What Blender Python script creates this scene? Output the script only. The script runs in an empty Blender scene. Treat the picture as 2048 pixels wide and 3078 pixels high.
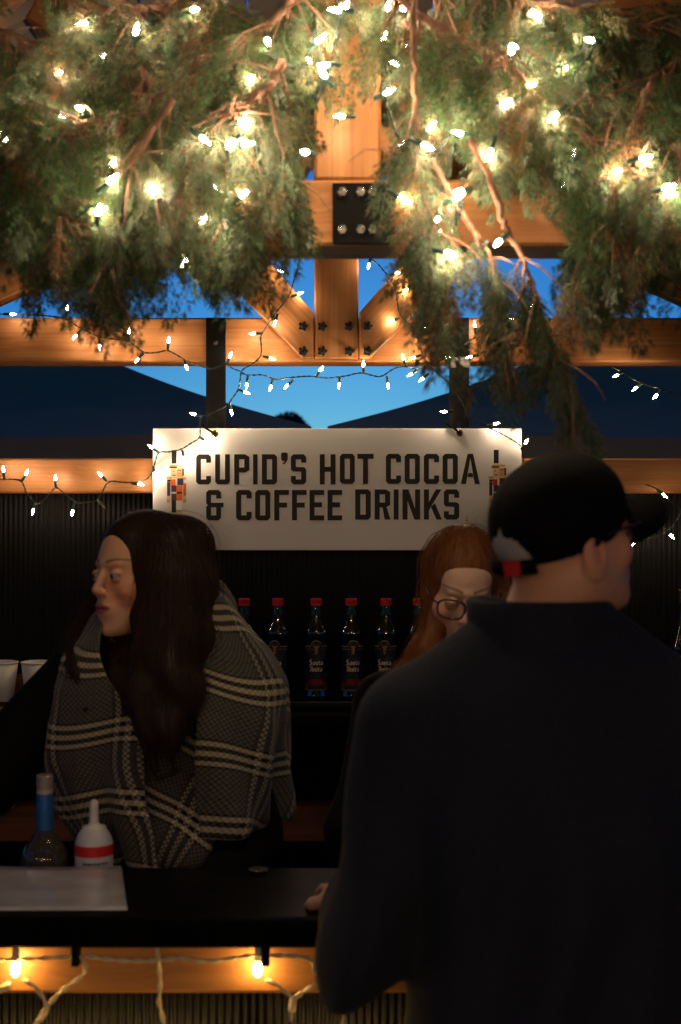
import bpy, math, random
import numpy as np
from mathutils import Vector, Matrix

# ------------------------------------------------------------------ camera, sky, exposure
scene = bpy.context.scene
col = scene.collection
R = math.radians
CAM_H = 1.70
cam_data = bpy.data.cameras.new('camera')
cam = bpy.data.objects.new('camera', cam_data)
col.objects.link(cam)
cam.location = (0, 0, CAM_H)
cam.rotation_euler = (R(90), 0, 0)
cam_data.sensor_fit = 'VERTICAL'
cam_data.sensor_height = 36.0
cam_data.lens = 50.0
cam_data.clip_start = 0.05
cam_data.clip_end = 2000
cam_data.dof.use_dof = True
cam_data.dof.focus_distance = 4.15
cam_data.dof.aperture_fstop = 4.3
cam_data.dof.aperture_blades = 0
scene.camera = cam

world = bpy.data.worlds.new('World')
scene.world = world
world.use_nodes = True
wn = world.node_tree
bg = wn.nodes['Background']
sky = wn.nodes.new('ShaderNodeTexSky')
sky.sky_type = 'NISHITA'
sky.sun_disc = False
sky.sun_elevation = R(4.0)          # afterglow low behind the stall; no direct sun reaches the place
sky.sun_rotation = R(0)
sky.altitude = 200
sky.air_density = 1.0
sky.dust_density = 0.3
sky.ozone_density = 6.0
wb = wn.nodes.new('ShaderNodeMix')   # tungsten white balance of the photograph, the same over the whole sky
wb.data_type = 'RGBA'
wb.blend_type = 'MULTIPLY'
wb.inputs[0].default_value = 1.0
wb.inputs[7].default_value = (0.27, 0.80, 1.25, 1)
wn.links.new(sky.outputs[0], wb.inputs[6])
wn.links.new(wb.outputs[2], bg.inputs[0])
bg.inputs[1].default_value = 0.12

scene.view_settings.view_transform = 'Standard'
scene.view_settings.look = 'None'
scene.view_settings.exposure = 0.0
scene.view_settings.gamma = 1.0
scene.cycles.use_denoising = True
scene.cycles.denoising_prefilter = 'NONE'
scene.cycles.max_bounces = 6
scene.cycles.diffuse_bounces = 3
scene.cycles.glossy_bounces = 3
scene.cycles.transmission_bounces = 5
scene.cycles.transparent_max_bounces = 8
scene.cycles.sample_clamp_indirect = 4.0
scene.cycles.use_light_tree = True
scene.cycles.caustics_reflective = False
scene.cycles.caustics_refractive = False

BULB_L = 450.0           # radiance of a mini light's filament glass

# ------------------------------------------------------------------ helpers
F = 4275.0
def at(px, py, d):
    """the point at distance d that stands at that place of the photograph"""
    return Vector(((px - 1024.0) / F * d, d, CAM_H - (py - 1539.0) / F * d))

def worldloc(o):
    v = Vector((0, 0, 0))
    while o is not None:
        v += o.location
        o = o.parent
    return v

def tag(o, label=None, cat=None, group=None, kind=None):
    if label: o['label'] = label
    if cat: o['category'] = cat
    if group: o['group'] = group
    if kind: o['kind'] = kind
    return o

def empty(name, loc, label, cat, group=None):
    o = bpy.data.objects.new(name, None)
    o.empty_display_size = 0.1
    col.objects.link(o)
    o.location = loc
    return tag(o, label, cat, group)

def link_mesh(name, me, parent=None, loc=None, rot=None):
    o = bpy.data.objects.new(name, me)
    col.objects.link(o)
    if parent is not None: o.parent = parent
    if loc is not None: o.location = loc
    if rot is not None: o.rotation_euler = rot
    return o

class MB:
    """collects shapes in world (or local) coordinates; build() links them as one mesh object"""
    def __init__(s):
        s.v = []; s.f = []; s.uv = []; s.colr = []
    def add(s, verts, faces, colr=None):
        n = len(s.v)
        s.v.extend([tuple(q) for q in verts])
        s.f.extend([tuple(i + n for i in fc) for fc in faces])
        if colr is not None: s.colr.extend([colr] * len(faces))
        return s
    def box(s, lo, hi, colr=None):
        x0, y0, z0 = lo; x1, y1, z1 = hi
        return s.add([(x0,y0,z0),(x1,y0,z0),(x1,y1,z0),(x0,y1,z0),(x0,y0,z1),(x1,y0,z1),(x1,y1,z1),(x0,y1,z1)],
              [(0,3,2,1),(4,5,6,7),(0,1,5,4),(1,2,6,5),(2,3,7,6),(3,0,4,7)], colr)
    def cbox(s, lo, hi, c=0.004):
        """box with chamfered edges"""
        lo = np.array(lo, float); hi = np.array(hi, float)
        vs = []; idx = {}
        for sx in (0,1):
            for sy in (0,1):
                for sz in (0,1):
                    corner = [hi[0] if sx else lo[0], hi[1] if sy else lo[1], hi[2] if sz else lo[2]]
                    sg = [-1 if q else 1 for q in (sx,sy,sz)]
                    for ax in range(3):
                        p = list(corner)
                        for o in range(3):
                            if o != ax: p[o] += sg[o]*c
                        idx[(sx,sy,sz,ax)] = len(vs); vs.append(p)
        fs = []
        for ax in range(3):
            a, b = [o for o in range(3) if o != ax]
            for side in (0,1):
                q = []
                for u, w in ((0,0),(1,0),(1,1),(0,1)):
                    k = [0,0,0]; k[ax] = side; k[a] = u; k[b] = w
                    q.append(idx[(k[0],k[1],k[2],ax)])
                flip = (side == 0) != (ax == 1)
                fs.append(tuple(q[::-1]) if flip else tuple(q))
        for ax in range(3):          # edges parallel to ax
            a, b = [o for o in range(3) if o != ax]
            for u in (0,1):
                for w in (0,1):
                    k0 = [0,0,0]; k1 = [0,0,0]
                    k0[a] = k1[a] = u; k0[b] = k1[b] = w; k1[ax] = 1
                    q = (idx[tuple(k0)+(a,)], idx[tuple(k1)+(a,)], idx[tuple(k1)+(b,)], idx[tuple(k0)+(b,)])
                    fs.append(q if ((u == w) != (ax == 1)) else q[::-1])
        for sx in (0,1):
            for sy in (0,1):
                for sz in (0,1):
                    q = tuple(idx[(sx,sy,sz,ax)] for ax in range(3))
                    fs.append(q if (sx+sy+sz) % 2 == 1 else q[::-1])
        return s.add(vs, fs)
    def tube(s, pts, r, n=6, cap=True):
        pts = [Vector(p) for p in pts]
        m = len(pts)
        rr = r if hasattr(r, '__len__') else [r]*m
        up = None; base = len(s.v); vs = []; fs = []
        for i, p in enumerate(pts):
            t = (pts[min(i+1, m-1)] - pts[max(i-1, 0)])
            t = t.normalized() if t.length > 1e-9 else Vector((0,0,1))
            if up is None:
                up = Vector((0,0,1)) if abs(t.z) < 0.9 else Vector((1,0,0))
            up = (up - t*up.dot(t))
            up = up.normalized() if up.length > 1e-6 else t.orthogonal().normalized()
            w = t.cross(up)
            for k in range(n):
                a = 2*math.pi*k/n
                vs.append(p + (up*math.cos(a) + w*math.sin(a))*rr[i])
        for i in range(m-1):
            for k in range(n):
                k2 = (k+1) % n
                fs.append((i*n+k, i*n+k2, (i+1)*n+k2, (i+1)*n+k))
        if cap:
            fs.append(tuple(range(n))[::-1]); fs.append(tuple((m-1)*n+k for k in range(n)))
        return s.add(vs, fs)
    def lathe(s, prof, n=24, c=(0,0,0), a0=0, a1=2*math.pi):
        """prof: (radius, z) list, turned about z"""
        full = abs(a1-a0-2*math.pi) < 1e-6
        m = n if full else n+1
        vs = []; fs = []
        for (r, z) in prof:
            for k in range(m):
                a = a0 + (a1-a0)*k/n
                vs.append((c[0]+r*math.cos(a), c[1]+r*math.sin(a), c[2]+z))
        for i in range(len(prof)-1):
            for k in range(n):
                k2 = (k+1) % m
                fs.append((i*m+k, i*m+k2, (i+1)*m+k2, (i+1)*m+k))
        return s.add(vs, fs)
    def poly(s, pts, colr=None):
        return s.add(pts, [tuple(range(len(pts)))], colr)
    def build(s, name, mat, parent=None, smooth=False, local=False):
        me = bpy.data.meshes.new(name)
        v = s.v
        if parent is not None and not local:
            L = worldloc(parent)
            v = [(q[0]-L.x, q[1]-L.y, q[2]-L.z) for q in v]
        me.from_pydata(v, [], s.f)
        if s.colr:
            ca = me.color_attributes.new('print', 'FLOAT_COLOR', 'CORNER')
            buf = []
            for fc, c in zip(s.f, s.colr): buf.extend(list(c[:3])+[1.0] for _ in fc)
            ca.data.foreach_set('color', np.array(buf, np.float32).ravel())
        if mat: me.materials.append(mat)
        if smooth: me.polygons.foreach_set('use_smooth', [True]*len(me.polygons))
        me.update()
        return link_mesh(name, me, parent)

def np_mesh(name, V, Fc, mat, parent=None, smooth=True, colr=None, uv=None, local=False):
    """mesh object from numpy arrays; colr = one colour for each vertex"""
    me = bpy.data.meshes.new(name)
    V = np.asarray(V, np.float64)
    if parent is not None and not local:
        V = V - np.array(worldloc(parent))
    Fc = np.asarray(Fc)
    k = Fc.shape[1]
    me.vertices.add(len(V)); me.vertices.foreach_set('co', V.astype(np.float32).ravel())
    me.loops.add(Fc.size); me.loops.foreach_set('vertex_index', Fc.ravel().astype(np.int32))
    me.polygons.add(len(Fc)); me.polygons.foreach_set('loop_start', np.arange(0, Fc.size, k, dtype=np.int32))
    if uv is not None:
        lay = me.uv_layers.new(name='UVMap')
        lay.data.foreach_set('uv', np.asarray(uv, np.float32)[Fc.ravel()].ravel())
    if colr is not None:
        ca = me.color_attributes.new('print', 'FLOAT_COLOR', 'POINT')
        c4 = np.ones((len(V), 4), np.float32); c4[:, :3] = colr
        ca.data.foreach_set('color', c4.ravel())
    me.update(calc_edges=True)
    me.polygons.foreach_set('use_smooth', [bool(smooth)]*len(me.polygons))
    if mat: me.materials.append(mat)
    me.validate()
    return link_mesh(name, me, parent)

# ------------------------------------------------------------------ materials
MATS = {}
def new_mat(name):
    m = bpy.data.materials.new(name); m.use_nodes = True
    MATS[name] = m
    return m, m.node_tree, m.node_tree.nodes['Principled BSDF']

def node(nt, kind, **kw):
    n = nt.nodes.new(kind)
    for k, v in kw.items(): setattr(n, k, v)
    return n

def plain(name, c, rough=0.6, metal=0.0, spec=0.5, var=0.25, vscale=30.0, bump=0.0, bscale=200.0, rvar=0.1, sheen=0.0, trans=0.0, sss=0.0, coat=0.0):
    """a plain surface with a little unevenness in tone, gloss and relief"""
    m, nt, b = new_mat(name)
    tc = node(nt, 'ShaderNodeTexCoord')
    nz = node(nt, 'ShaderNodeTexNoise'); nz.inputs['Scale'].default_value = vscale; nz.inputs['Detail'].default_value = 4
    nt.links.new(tc.outputs['Object'], nz.inputs['Vector'])
    mx = node(nt, 'ShaderNodeMix', data_type='RGBA')
    mx.inputs[6].default_value = tuple(q*(1-var) for q in c) + (1,)
    mx.inputs[7].default_value = tuple(min(1, q*(1+var)) for q in c) + (1,)
    nt.links.new(nz.outputs['Fac'], mx.inputs[0]); nt.links.new(mx.outputs[2], b.inputs['Base Color'])
    mr = node(nt, 'ShaderNodeMapRange')
    mr.inputs[3].default_value = max(0.02, rough-rvar); mr.inputs[4].default_value = min(1, rough+rvar)
    nt.links.new(nz.outputs['Fac'], mr.inputs[0]); nt.links.new(mr.outputs[0], b.inputs['Roughness'])
    b.inputs['Metallic'].default_value = metal
    b.inputs['Specular IOR Level'].default_value = spec
    if sheen:
        b.inputs['Sheen Weight'].default_value = sheen; b.inputs['Sheen Roughness'].default_value = 0.5
    if trans: b.inputs['Transmission Weight'].default_value = trans
    if coat:
        b.inputs['Coat Weight'].default_value = coat; b.inputs['Coat Roughness'].default_value = 0.05
    if sss:
        b.inputs['Subsurface Weight'].default_value = sss; b.inputs['Subsurface Scale'].default_value = 0.01
        b.inputs['Subsurface Radius'].default_value = (1.0, 0.35, 0.2)
    if bump:
        n2 = node(nt, 'ShaderNodeTexNoise'); n2.inputs['Scale'].default_value = bscale; n2.inputs['Detail'].default_value = 3
        nt.links.new(tc.outputs['Object'], n2.inputs['Vector'])
        bp = node(nt, 'ShaderNodeBump'); bp.inputs['Strength'].default_value = bump; bp.inputs['Distance'].default_value = 0.003
        nt.links.new(n2.outputs['Fac'], bp.inputs['Height']); nt.links.new(bp.outputs[0], b.inputs['Normal'])
    return m

def printed(name, rough=0.5, spec=0.4, var=0.15, sss=0.0, vscale=40., bump=0.0, bscale=300.):
    """pigment stored for each face or vertex"""
    m, nt, b = new_mat(name)
    at_ = node(nt, 'ShaderNodeVertexColor', layer_name='print')
    tc = node(nt, 'ShaderNodeTexCoord')
    nz = node(nt, 'ShaderNodeTexNoise'); nz.inputs['Scale'].default_value = vscale; nz.inputs['Detail'].default_value = 4
    nt.links.new(tc.outputs['Object'], nz.inputs['Vector'])
    mr = node(nt, 'ShaderNodeMapRange'); mr.inputs[3].default_value = 1-var; mr.inputs[4].default_value = 1+var
    nt.links.new(nz.outputs['Fac'], mr.inputs[0])
    mx = node(nt, 'ShaderNodeMix', data_type='RGBA', blend_type='MULTIPLY'); mx.inputs[0].default_value = 1
    nt.links.new(at_.outputs['Color'], mx.inputs[6]); nt.links.new(mr.outputs[0], mx.inputs[7])
    nt.links.new(mx.outputs[2], b.inputs['Base Color'])
    b.inputs['Roughness'].default_value = rough; b.inputs['Specular IOR Level'].default_value = spec
    if sss:
        b.inputs['Subsurface Weight'].default_value = sss; b.inputs['Subsurface Scale'].default_value = 0.008
        b.inputs['Subsurface Radius'].default_value = (1.0, 0.35, 0.2)
    if bump:
        n2 = node(nt, 'ShaderNodeTexNoise'); n2.inputs['Scale'].default_value = bscale
        nt.links.new(tc.outputs['Object'], n2.inputs['Vector'])
        bp = node(nt, 'ShaderNodeBump'); bp.inputs['Strength'].default_value = bump; bp.inputs['Distance'].default_value = 0.002
        nt.links.new(n2.outputs['Fac'], bp.inputs['Height']); nt.links.new(bp.outputs[0], b.inputs['Normal'])
    return m

def wood(name, light, dark, rough=0.5):
    """planed timber, grain along the object's own x axis, with knots"""
    m, nt, b = new_mat(name)
    tc = node(nt, 'ShaderNodeTexCoord'); oi = node(nt, 'ShaderNodeObjectInfo')
    off = node(nt, 'ShaderNodeVectorMath', operation='SCALE'); off.inputs[0].default_value = (7.3, 3.1, 5.7)
    nt.links.new(oi.outputs['Random'], off.inputs['Scale'])
    ad = node(nt, 'ShaderNodeVectorMath', operation='ADD')
    nt.links.new(tc.outputs['Object'], ad.inputs[0]); nt.links.new(off.outputs[0], ad.inputs[1])
    # knots
    kv = node(nt, 'ShaderNodeVectorMath', operation='MULTIPLY'); kv.inputs[1].default_value = (2.6, 4.0, 6.5)
    nt.links.new(ad.outputs[0], kv.inputs[0])
    vo = node(nt, 'ShaderNodeTexVoronoi'); vo.inputs['Scale'].default_value = 1.0; vo.inputs['Randomness'].default_value = 1.0
    nt.links.new(kv.outputs[0], vo.inputs['Vector'])
    kr = node(nt, 'ShaderNodeValToRGB')
    e = kr.color_ramp.elements; e[0].position = 0.0; e[0].color = (0.0,0,0,1); e[1].position = 0.11; e[1].color = (1,1,1,1)
    q = e.new(0.05); q.color = (0.25,0.25,0.25,1)
    nt.links.new(vo.outputs['Distance'], kr.inputs[0])
    # grain bends round the knots
    bend = node(nt, 'ShaderNodeMapRange'); bend.inputs[1].default_value = 0.0; bend.inputs[2].default_value = 0.35
    bend.inputs[3].default_value = 0.03; bend.inputs[4].default_value = 0.0
    nt.links.new(vo.outputs['Distance'], bend.inputs[0])
    cb = node(nt, 'ShaderNodeCombineXYZ'); nt.links.new(bend.outputs[0], cb.inputs[1]); nt.links.new(bend.outputs[0], cb.inputs[2])
    a2 = node(nt, 'ShaderNodeVectorMath', operation='ADD'); nt.links.new(ad.outputs[0], a2.inputs[0]); nt.links.new(cb.outputs[0], a2.inputs[1])
    s1 = node(nt, 'ShaderNodeVectorMath', operation='MULTIPLY'); s1.inputs[1].default_value = (1.1, 22, 30)
    nt.links.new(a2.outputs[0], s1.inputs[0])
    n1 = node(nt, 'ShaderNodeTexNoise'); n1.inputs['Scale'].default_value = 1.0; n1.inputs['Detail'].default_value = 5; n1.inputs['Roughness'].default_value = 0.6
    nt.links.new(s1.outputs[0], n1.inputs['Vector'])
    s2 = node(nt, 'ShaderNodeVectorMath', operation='MULTIPLY'); s2.inputs[1].default_value = (4, 120, 160)
    nt.links.new(a2.outputs[0], s2.inputs[0])
    n2 = node(nt, 'ShaderNodeTexNoise'); n2.inputs['Scale'].default_value = 1.0; n2.inputs['Detail'].default_value = 3
    nt.links.new(s2.outputs[0], n2.inputs['Vector'])
    mixf = node(nt, 'ShaderNodeMix'); mixf.inputs[0].default_value = 0.4
    nt.links.new(n1.outputs['Fac'], mixf.inputs[2]); nt.links.new(n2.outputs['Fac'], mixf.inputs[3])
    cr = node(nt, 'ShaderNodeValToRGB')
    e = cr.color_ramp.elements; e[0].position = 0.32; e[0].color = tuple(dark)+(1,); e[1].position = 0.62; e[1].color = tuple(light)+(1,)
    nt.links.new(mixf.outputs[0], cr.inputs[0])
    mk = node(nt, 'ShaderNodeMix', data_type='RGBA'); mk.inputs[6].default_value = (dark[0]*0.22, dark[1]*0.16, dark[2]*0.12, 1)
    nt.links.new(kr.outputs[0], mk.inputs[0]); nt.links.new(cr.outputs[0], mk.inputs[7])
    # each timber has its own tone
    tv = node(nt, 'ShaderNodeMapRange'); tv.inputs[3].default_value = 0.85; tv.inputs[4].default_value = 1.12
    nt.links.new(oi.outputs['Random'], tv.inputs[0])
    mt = node(nt, 'ShaderNodeMix', data_type='RGBA', blend_type='MULTIPLY'); mt.inputs[0].default_value = 1
    nt.links.new(mk.outputs[2], mt.inputs[6]); nt.links.new(tv.outputs[0], mt.inputs[7])
    nt.links.new(mt.outputs[2], b.inputs['Base Color'])
    b.inputs['Roughness'].default_value = rough; b.inputs['Specular IOR Level'].default_value = 0.35
    bp = node(nt, 'ShaderNodeBump'); bp.inputs['Strength'].default_value = 0.15; bp.inputs['Distance'].default_value = 0.002
    nt.links.new(mixf.outputs[0], bp.inputs['Height']); nt.links.new(bp.outputs[0], b.inputs['Normal'])
    return m

def glow(name, c, strength):
    m = bpy.data.materials.new(name); m.use_nodes = True
    nt = m.node_tree
    for n in list(nt.nodes): nt.nodes.remove(n)
    em = node(nt, 'ShaderNodeEmission'); em.inputs[0].default_value = tuple(c)+(1,); em.inputs[1].default_value = strength
    out = node(nt, 'ShaderNodeOutputMaterial'); nt.links.new(em.outputs[0], out.inputs[0])
    MATS[name] = m
    return m

M_wood = wood('fir timber', (0.42, 0.185, 0.062), (0.25, 0.085, 0.024))
M_woodred = wood('stained timber', (0.26, 0.085, 0.032), (0.15, 0.045, 0.016))
M_woodbar = wood('oiled timber', (0.42, 0.19, 0.06), (0.24, 0.09, 0.025))
M_roof = wood('roof boards', (0.11, 0.06, 0.032), (0.055, 0.03, 0.016))
M_steel = plain('black steel', (0.0045, 0.004, 0.004), 0.5, 0.0, 0.08, bump=0.1)
M_corr = plain('black corrugated metal', (0.006, 0.0057, 0.0055), 0.38, 0.0, 0.22, var=0.3, vscale=8)
M_bar = plain('black bar top', (0.0025, 0.0024, 0.0022), 0.35, 0, 0.05, vscale=15)
M_canvas = plain('black canopy cloth', (0.25, 0.225, 0.085), 0.7, 0, 0.3, var=0.3, vscale=4, bump=0.3, bscale=60)
M_asphalt = plain('asphalt', (0.045, 0.044, 0.043), 0.9, 0, 0.3, var=0.35, vscale=60, bump=0.5, bscale=300)

# ------------------------------------------------------------------ implicit surfaces
def smin(a, b, k):
    h = np.clip(0.5 + 0.5*(b-a)/k, 0, 1)
    return b*(1-h) + a*h - k*h*(1-h)
def smax(a, b, k): return -smin(-a, -b, k)
def ell(p, c, r):
    q = p - np.array(c, np.float32); r = np.array(r, np.float32)
    k0 = np.sqrt(((q/r)**2).sum(-1)) + 1e-9
    k1 = np.sqrt(((q/(r*r))**2).sum(-1)) + 1e-9
    return k0*(k0-1.0)/k1
def cone(p, a, b, ra, rb):
    a = np.array(a, np.float32); b = np.array(b, np.float32)
    d = b-a; t = np.clip(((p-a)@d)/max(float(d@d), 1e-12), 0, 1)
    q = p - a - t[..., None]*d
    return np.sqrt((q*q).sum(-1)) - (ra + (rb-ra)*t)
def chain(p, pts, rr, k=0.02):
    d = None
    for i in range(len(pts)-1):
        e = cone(p, pts[i], pts[i+1], rr[i], rr[i+1])
        d = e if d is None else smin(d, e, k)
    return d
def sphere(p, c, r):
    q = p - np.array(c, np.float32)
    return np.sqrt((q*q).sum(-1)) - r

def nets(f, lo, hi, h):
    """surface of f = 0 as quads (surface nets)"""
    lo = np.array(lo, np.float32); hi = np.array(hi, np.float32)
    n = np.maximum(4, np.ceil((hi-lo)/h).astype(int)+1)
    ax = [lo[i] + h*np.arange(n[i], dtype=np.float32) for i in range(3)]
    V = np.empty(tuple(n), np.float32)
    step = max(1, int(600000//(n[1]*n[2])))
    for i in range(0, n[0], step):
        g = np.stack(np.meshgrid(ax[0][i:i+step], ax[1], ax[2], indexing='ij'), -1)
        V[i:i+step] = f(g)
    V[0] = V[-1] = np.maximum(V[0], 1e-3)*0+1; V[:,0] = V[:,-1] = 1; V[:,:,0] = V[:,:,-1] = 1
    S = V < 0
    m = n-1
    acc = np.zeros(tuple(m)+(3,), np.float32); cnt = np.zeros(tuple(m), np.float32)
    def sl(o): return tuple(slice(o[i], o[i]+m[i]) for i in range(3))
    for axis in range(3):
        o1, o2 = [i for i in range(3) if i != axis]
        for u in (0,1):
            for w in (0,1):
                a = [0,0,0]; a[o1] = u; a[o2] = w; b = list(a); b[axis] = 1
                va = V[sl(a)]; vb = V[sl(b)]
                cr = S[sl(a)] != S[sl(b)]
                t = np.where(cr, va/np.where(cr, va-vb, 1), 0)
                pos = np.zeros(tuple(m)+(3,), np.float32)
                pos[...,o1] = u; pos[...,o2] = w; pos[...,axis] = t
                acc += pos*cr[...,None]; cnt += cr
    mask = cnt > 0
    vid = np.full(tuple(m), -1, np.int64); vid[mask] = np.arange(mask.sum())
    ii = np.argwhere(mask).astype(np.float32)
    verts = lo + h*(ii + acc[mask]/cnt[mask][:,None])
    faces = []
    for axis in range(3):
        o1, o2 = [(1,2),(2,0),(0,1)][axis]
        s0 = [slice(None)]*3; s1 = [slice(None)]*3
        s0[axis] = slice(0, n[axis]-1); s1[axis] = slice(1, n[axis])
        for o in (o1, o2): s0[o] = slice(1, n[o]-1); s1[o] = slice(1, n[o]-1)
        A = S[tuple(s0)]; B = S[tuple(s1)]
        e = np.argwhere(A != B)
        if not len(e): continue
        inside = A[tuple(e.T)]
        base = e.copy()
        q = []
        for du, dw in ((0,0),(1,0),(1,1),(0,1)):
            c = base.copy(); c[:,o1] = base[:,o1]+du; c[:,o2] = base[:,o2]+dw
            q.append(vid[c[:,0], c[:,1], c[:,2]])
        q = np.stack(q, 1)
        q[~inside] = q[~inside][:, ::-1]
        faces.append(q)
    return verts, np.concatenate(faces)

def grad(f, p, e=0.002):
    g = np.zeros_like(p)
    for i in range(3):
        d = np.zeros(3, np.float32); d[i] = e
        g[:, i] = f(p+d) - f(p-d)
    return g/(np.linalg.norm(g, axis=1, keepdims=True)+1e-9)

# ------------------------------------------------------------------ ground
g = MB()
g.poly([(-400,-400,0),(400,-400,0),(400,900,0),(-400,900,0)])
tag(g.build('ground', M_asphalt), kind='structure')

# ------------------------------------------------------------------ timber booth
BOOTH = empty('timber_booth', (0, 3.5, 0), 'timber frame drinks booth with gable trusses and black corrugated back wall', 'booth')

def beam(name, a, b, depth, height, parent, mat, c=0.005, ydir=None, label=None):
    """planed timber from a to b (centre line); grain along its length"""
    a = Vector(a); b = Vector(b)
    X = (b-a).normalized()
    Y = Vector(ydir) if ydir else (Vector((0,1,0)) if abs(X.y) < 0.7 else Vector((-1,0,0)))
    Y = (Y - X*Y.dot(X)).normalized()
    Z = X.cross(Y)
    L = (b-a).length
    m = MB(); m.cbox((0,-depth/2,-height/2), (L,depth/2,height/2), c)
    o = m.build(name, mat, parent, local=True)
    M = Matrix((X,Y,Z)).transposed()
    o.rotation_euler = M.to_euler()
    o.location = a - worldloc(parent)
    if label: o['label'] = label
    return o

RD = 4.50        # front face of the rear truss
zt0, zt1 = CAM_H+0.475, CAM_H+0.615
# rear truss: tie beam, king post and struts stand proud of it
beam('tie_beam', (-1.9,RD+.07,(zt0+zt1)/2), (1.9,RD+.07,(zt0+zt1)/2), .14, zt1-zt0, BOOTH, M_wood)
KPX = (1011.5-1024)/F*4.46
kp = beam('king_post', (KPX,RD-.021,zt0+.006), (KPX,RD-.021,CAM_H+1.14), .038, .139, BOOTH, M_wood)
# struts: boards cut to the king post, flush with the foot of the tie beam
def strut(sgn):
    m = MB()
    w = .139/2+.002
    pts = [(w, .006), (w+.036, .006), (w+.036+.62, .006+.648), (w+.036+.50, .006+.76), (w, .15)]   # outline, x outward, z up from the tie beam's foot
    fr = [(KPX+sgn*x, RD-.040, zt0+z) for x, z in pts]; bk = [(KPX+sgn*x, RD-.004, zt0+z) for x, z in pts]
    ins = []
    cx = sum(p[0] for p in pts)/5; cz = sum(p[1] for p in pts)/5
    n = len(pts)
    c = .004
    fr2 = []
    for i in range(n):
        p0, p1, p2 = Vector(pts[i-1]), Vector(pts[i]), Vector(pts[(i+1) % n])
        d1 = (p0-p1).normalized(); d2 = (p2-p1).normalized()
        q = p1 + (d1+d2).normalized()*c*1.3
        fr2.append((KPX+sgn*q.x, RD-.040-c, zt0+q.y))
    vs = fr2+fr+bk
    fs = [tuple(range(n))]
    for i in range(n):
        j = (i+1) % n
        fs.append((i, n+i, n+j, j)); fs.append((n+i, 2*n+i, 2*n+j, n+j))
    fs.append(tuple(range(2*n, 3*n))[::-1])
    if sgn < 0: fs = [f[::-1] for f in fs]
    fs = [f[::-1] for f in fs] if True else fs
    # grain along the strut: give the mesh a rotated own frame
    ang = math.atan2(.648, .62)*sgn if sgn > 0 else math.pi - math.atan2(.648, .62)
    ang = math.atan2(.648, sgn*.62)
    Rm = Matrix.Rotation(ang, 3, 'Y'); Rm = Matrix(((math.cos(ang),0,-math.sin(ang)),(0,1,0),(math.sin(ang),0,math.cos(ang))))
    org = Vector((KPX, RD, zt0))
    vs = [Rm.transposed() @ (Vector(v)-org) for v in vs]
    m.add(vs, fs)
    o = m.build('strut', M_wood, BOOTH, local=True)
    o.rotation_euler = Rm.to_euler(); o.location = org - worldloc(BOOTH)
    return o
st_l, st_r = strut(-1), strut(1)

# black carriage bolts with flower-shaped washers
def bolt_mesh():
    m = MB()
    n = 40
    ring = [1.3*(.0105+.0022*math.cos(5*2*math.pi*k/n)) for k in range(n)]
    prof = [(1.0, 0), (1.0, .003), (.86, .005)]
    vs = []; fs = []
    for s_, y in prof:
        for k in range(n):
            a = 2*math.pi*k/n
            vs.append((ring[k]*s_*math.cos(a), -y, ring[k]*s_*math.sin(a)))
    for i in range(2):
        for k in range(n):
            k2 = (k+1) % n
            fs.append((i*n+k, i*n+k2, (i+1)*n+k2, (i+1)*n+k))
    fs.append(tuple(2*n+k for k in range(n)))
    m.add(vs, fs)
    m2 = MB(); m2.lathe([(.0075,0),(.0075,.004),(.0062,.0068),(.003,.0085),(.0001,.009)], 14)
    m.add([(x,-.005-z,y) for x,y,z in m2.v], [f[::-1] for f in m2.f])
    me = bpy.data.meshes.new('bolt'); me.from_pydata(m.v, [], m.f); me.materials.append(M_bolt); me.update()
    return me
M_bolt = plain('black bolt', (0.006,0.006,0.006), 0.3, 0.0, 0.35)
bolt_me = bolt_mesh()
def place(name, me, parent, wloc, rot=None):
    o = link_mesh(name, me, parent)
    pm = Matrix.Translation(worldloc(parent)) @ parent.rotation_euler.to_matrix().to_4x4() if parent.parent else Matrix.Translation(parent.location)
    wm = Matrix.Translation(Vector(wloc)) @ (rot.to_matrix().to_4x4() if rot else Matrix.Identity(4))
    lm = pm.inverted() @ wm
    o.location = lm.to_translation(); o.rotation_euler = lm.to_euler()
    return o
yb = RD-.0405
for px, par in ((912, st_l), (969, kp), (1050, kp), (1106, st_r)):
    for py in (981, 1056):
        q = at(px, py, 4.46)
        place('bolt', bolt_me, par, (q.x, yb-(.004 if par is not kp else 0), q.z))

# rear and front rafters
def rafter(y, sgn, drop=0.0, h=.14, d=.09):
    ap = CAM_H+1.146+h/2/math.cos(R(23.7))-drop
    beam('rafter', (sgn*.02, y, ap), (sgn*2.1, y, ap-.44*2.08), d, h, BOOTH, M_wood if y > 4 else M_wood)
for s_ in (-1, 1):
    rafter(RD+.09, s_)
FD = 2.49
zf0, zf1 = CAM_H+.467, CAM_H+.582
beam('tie_beam', (-1.9,FD+.07,(zf0+zf1)/2), (1.9,FD+.07,(zf0+zf1)/2), .14, zf1-zf0, BOOTH, M_wood)
fkx = (1045-1024)/F*FD
beam('king_post', (fkx,FD+.07,zf1+.001), (fkx,FD+.07,CAM_H+1.13), .13, .118, BOOTH, M_wood)
for s_ in (-1, 1):
    rafter(FD+.07, s_)
    beam('strut', (fkx+s_*.062, FD+.07, zf1+.05), (fkx+s_*.55, FD+.07, zf1+.33), .09, .09, BOOTH, M_wood)
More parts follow.
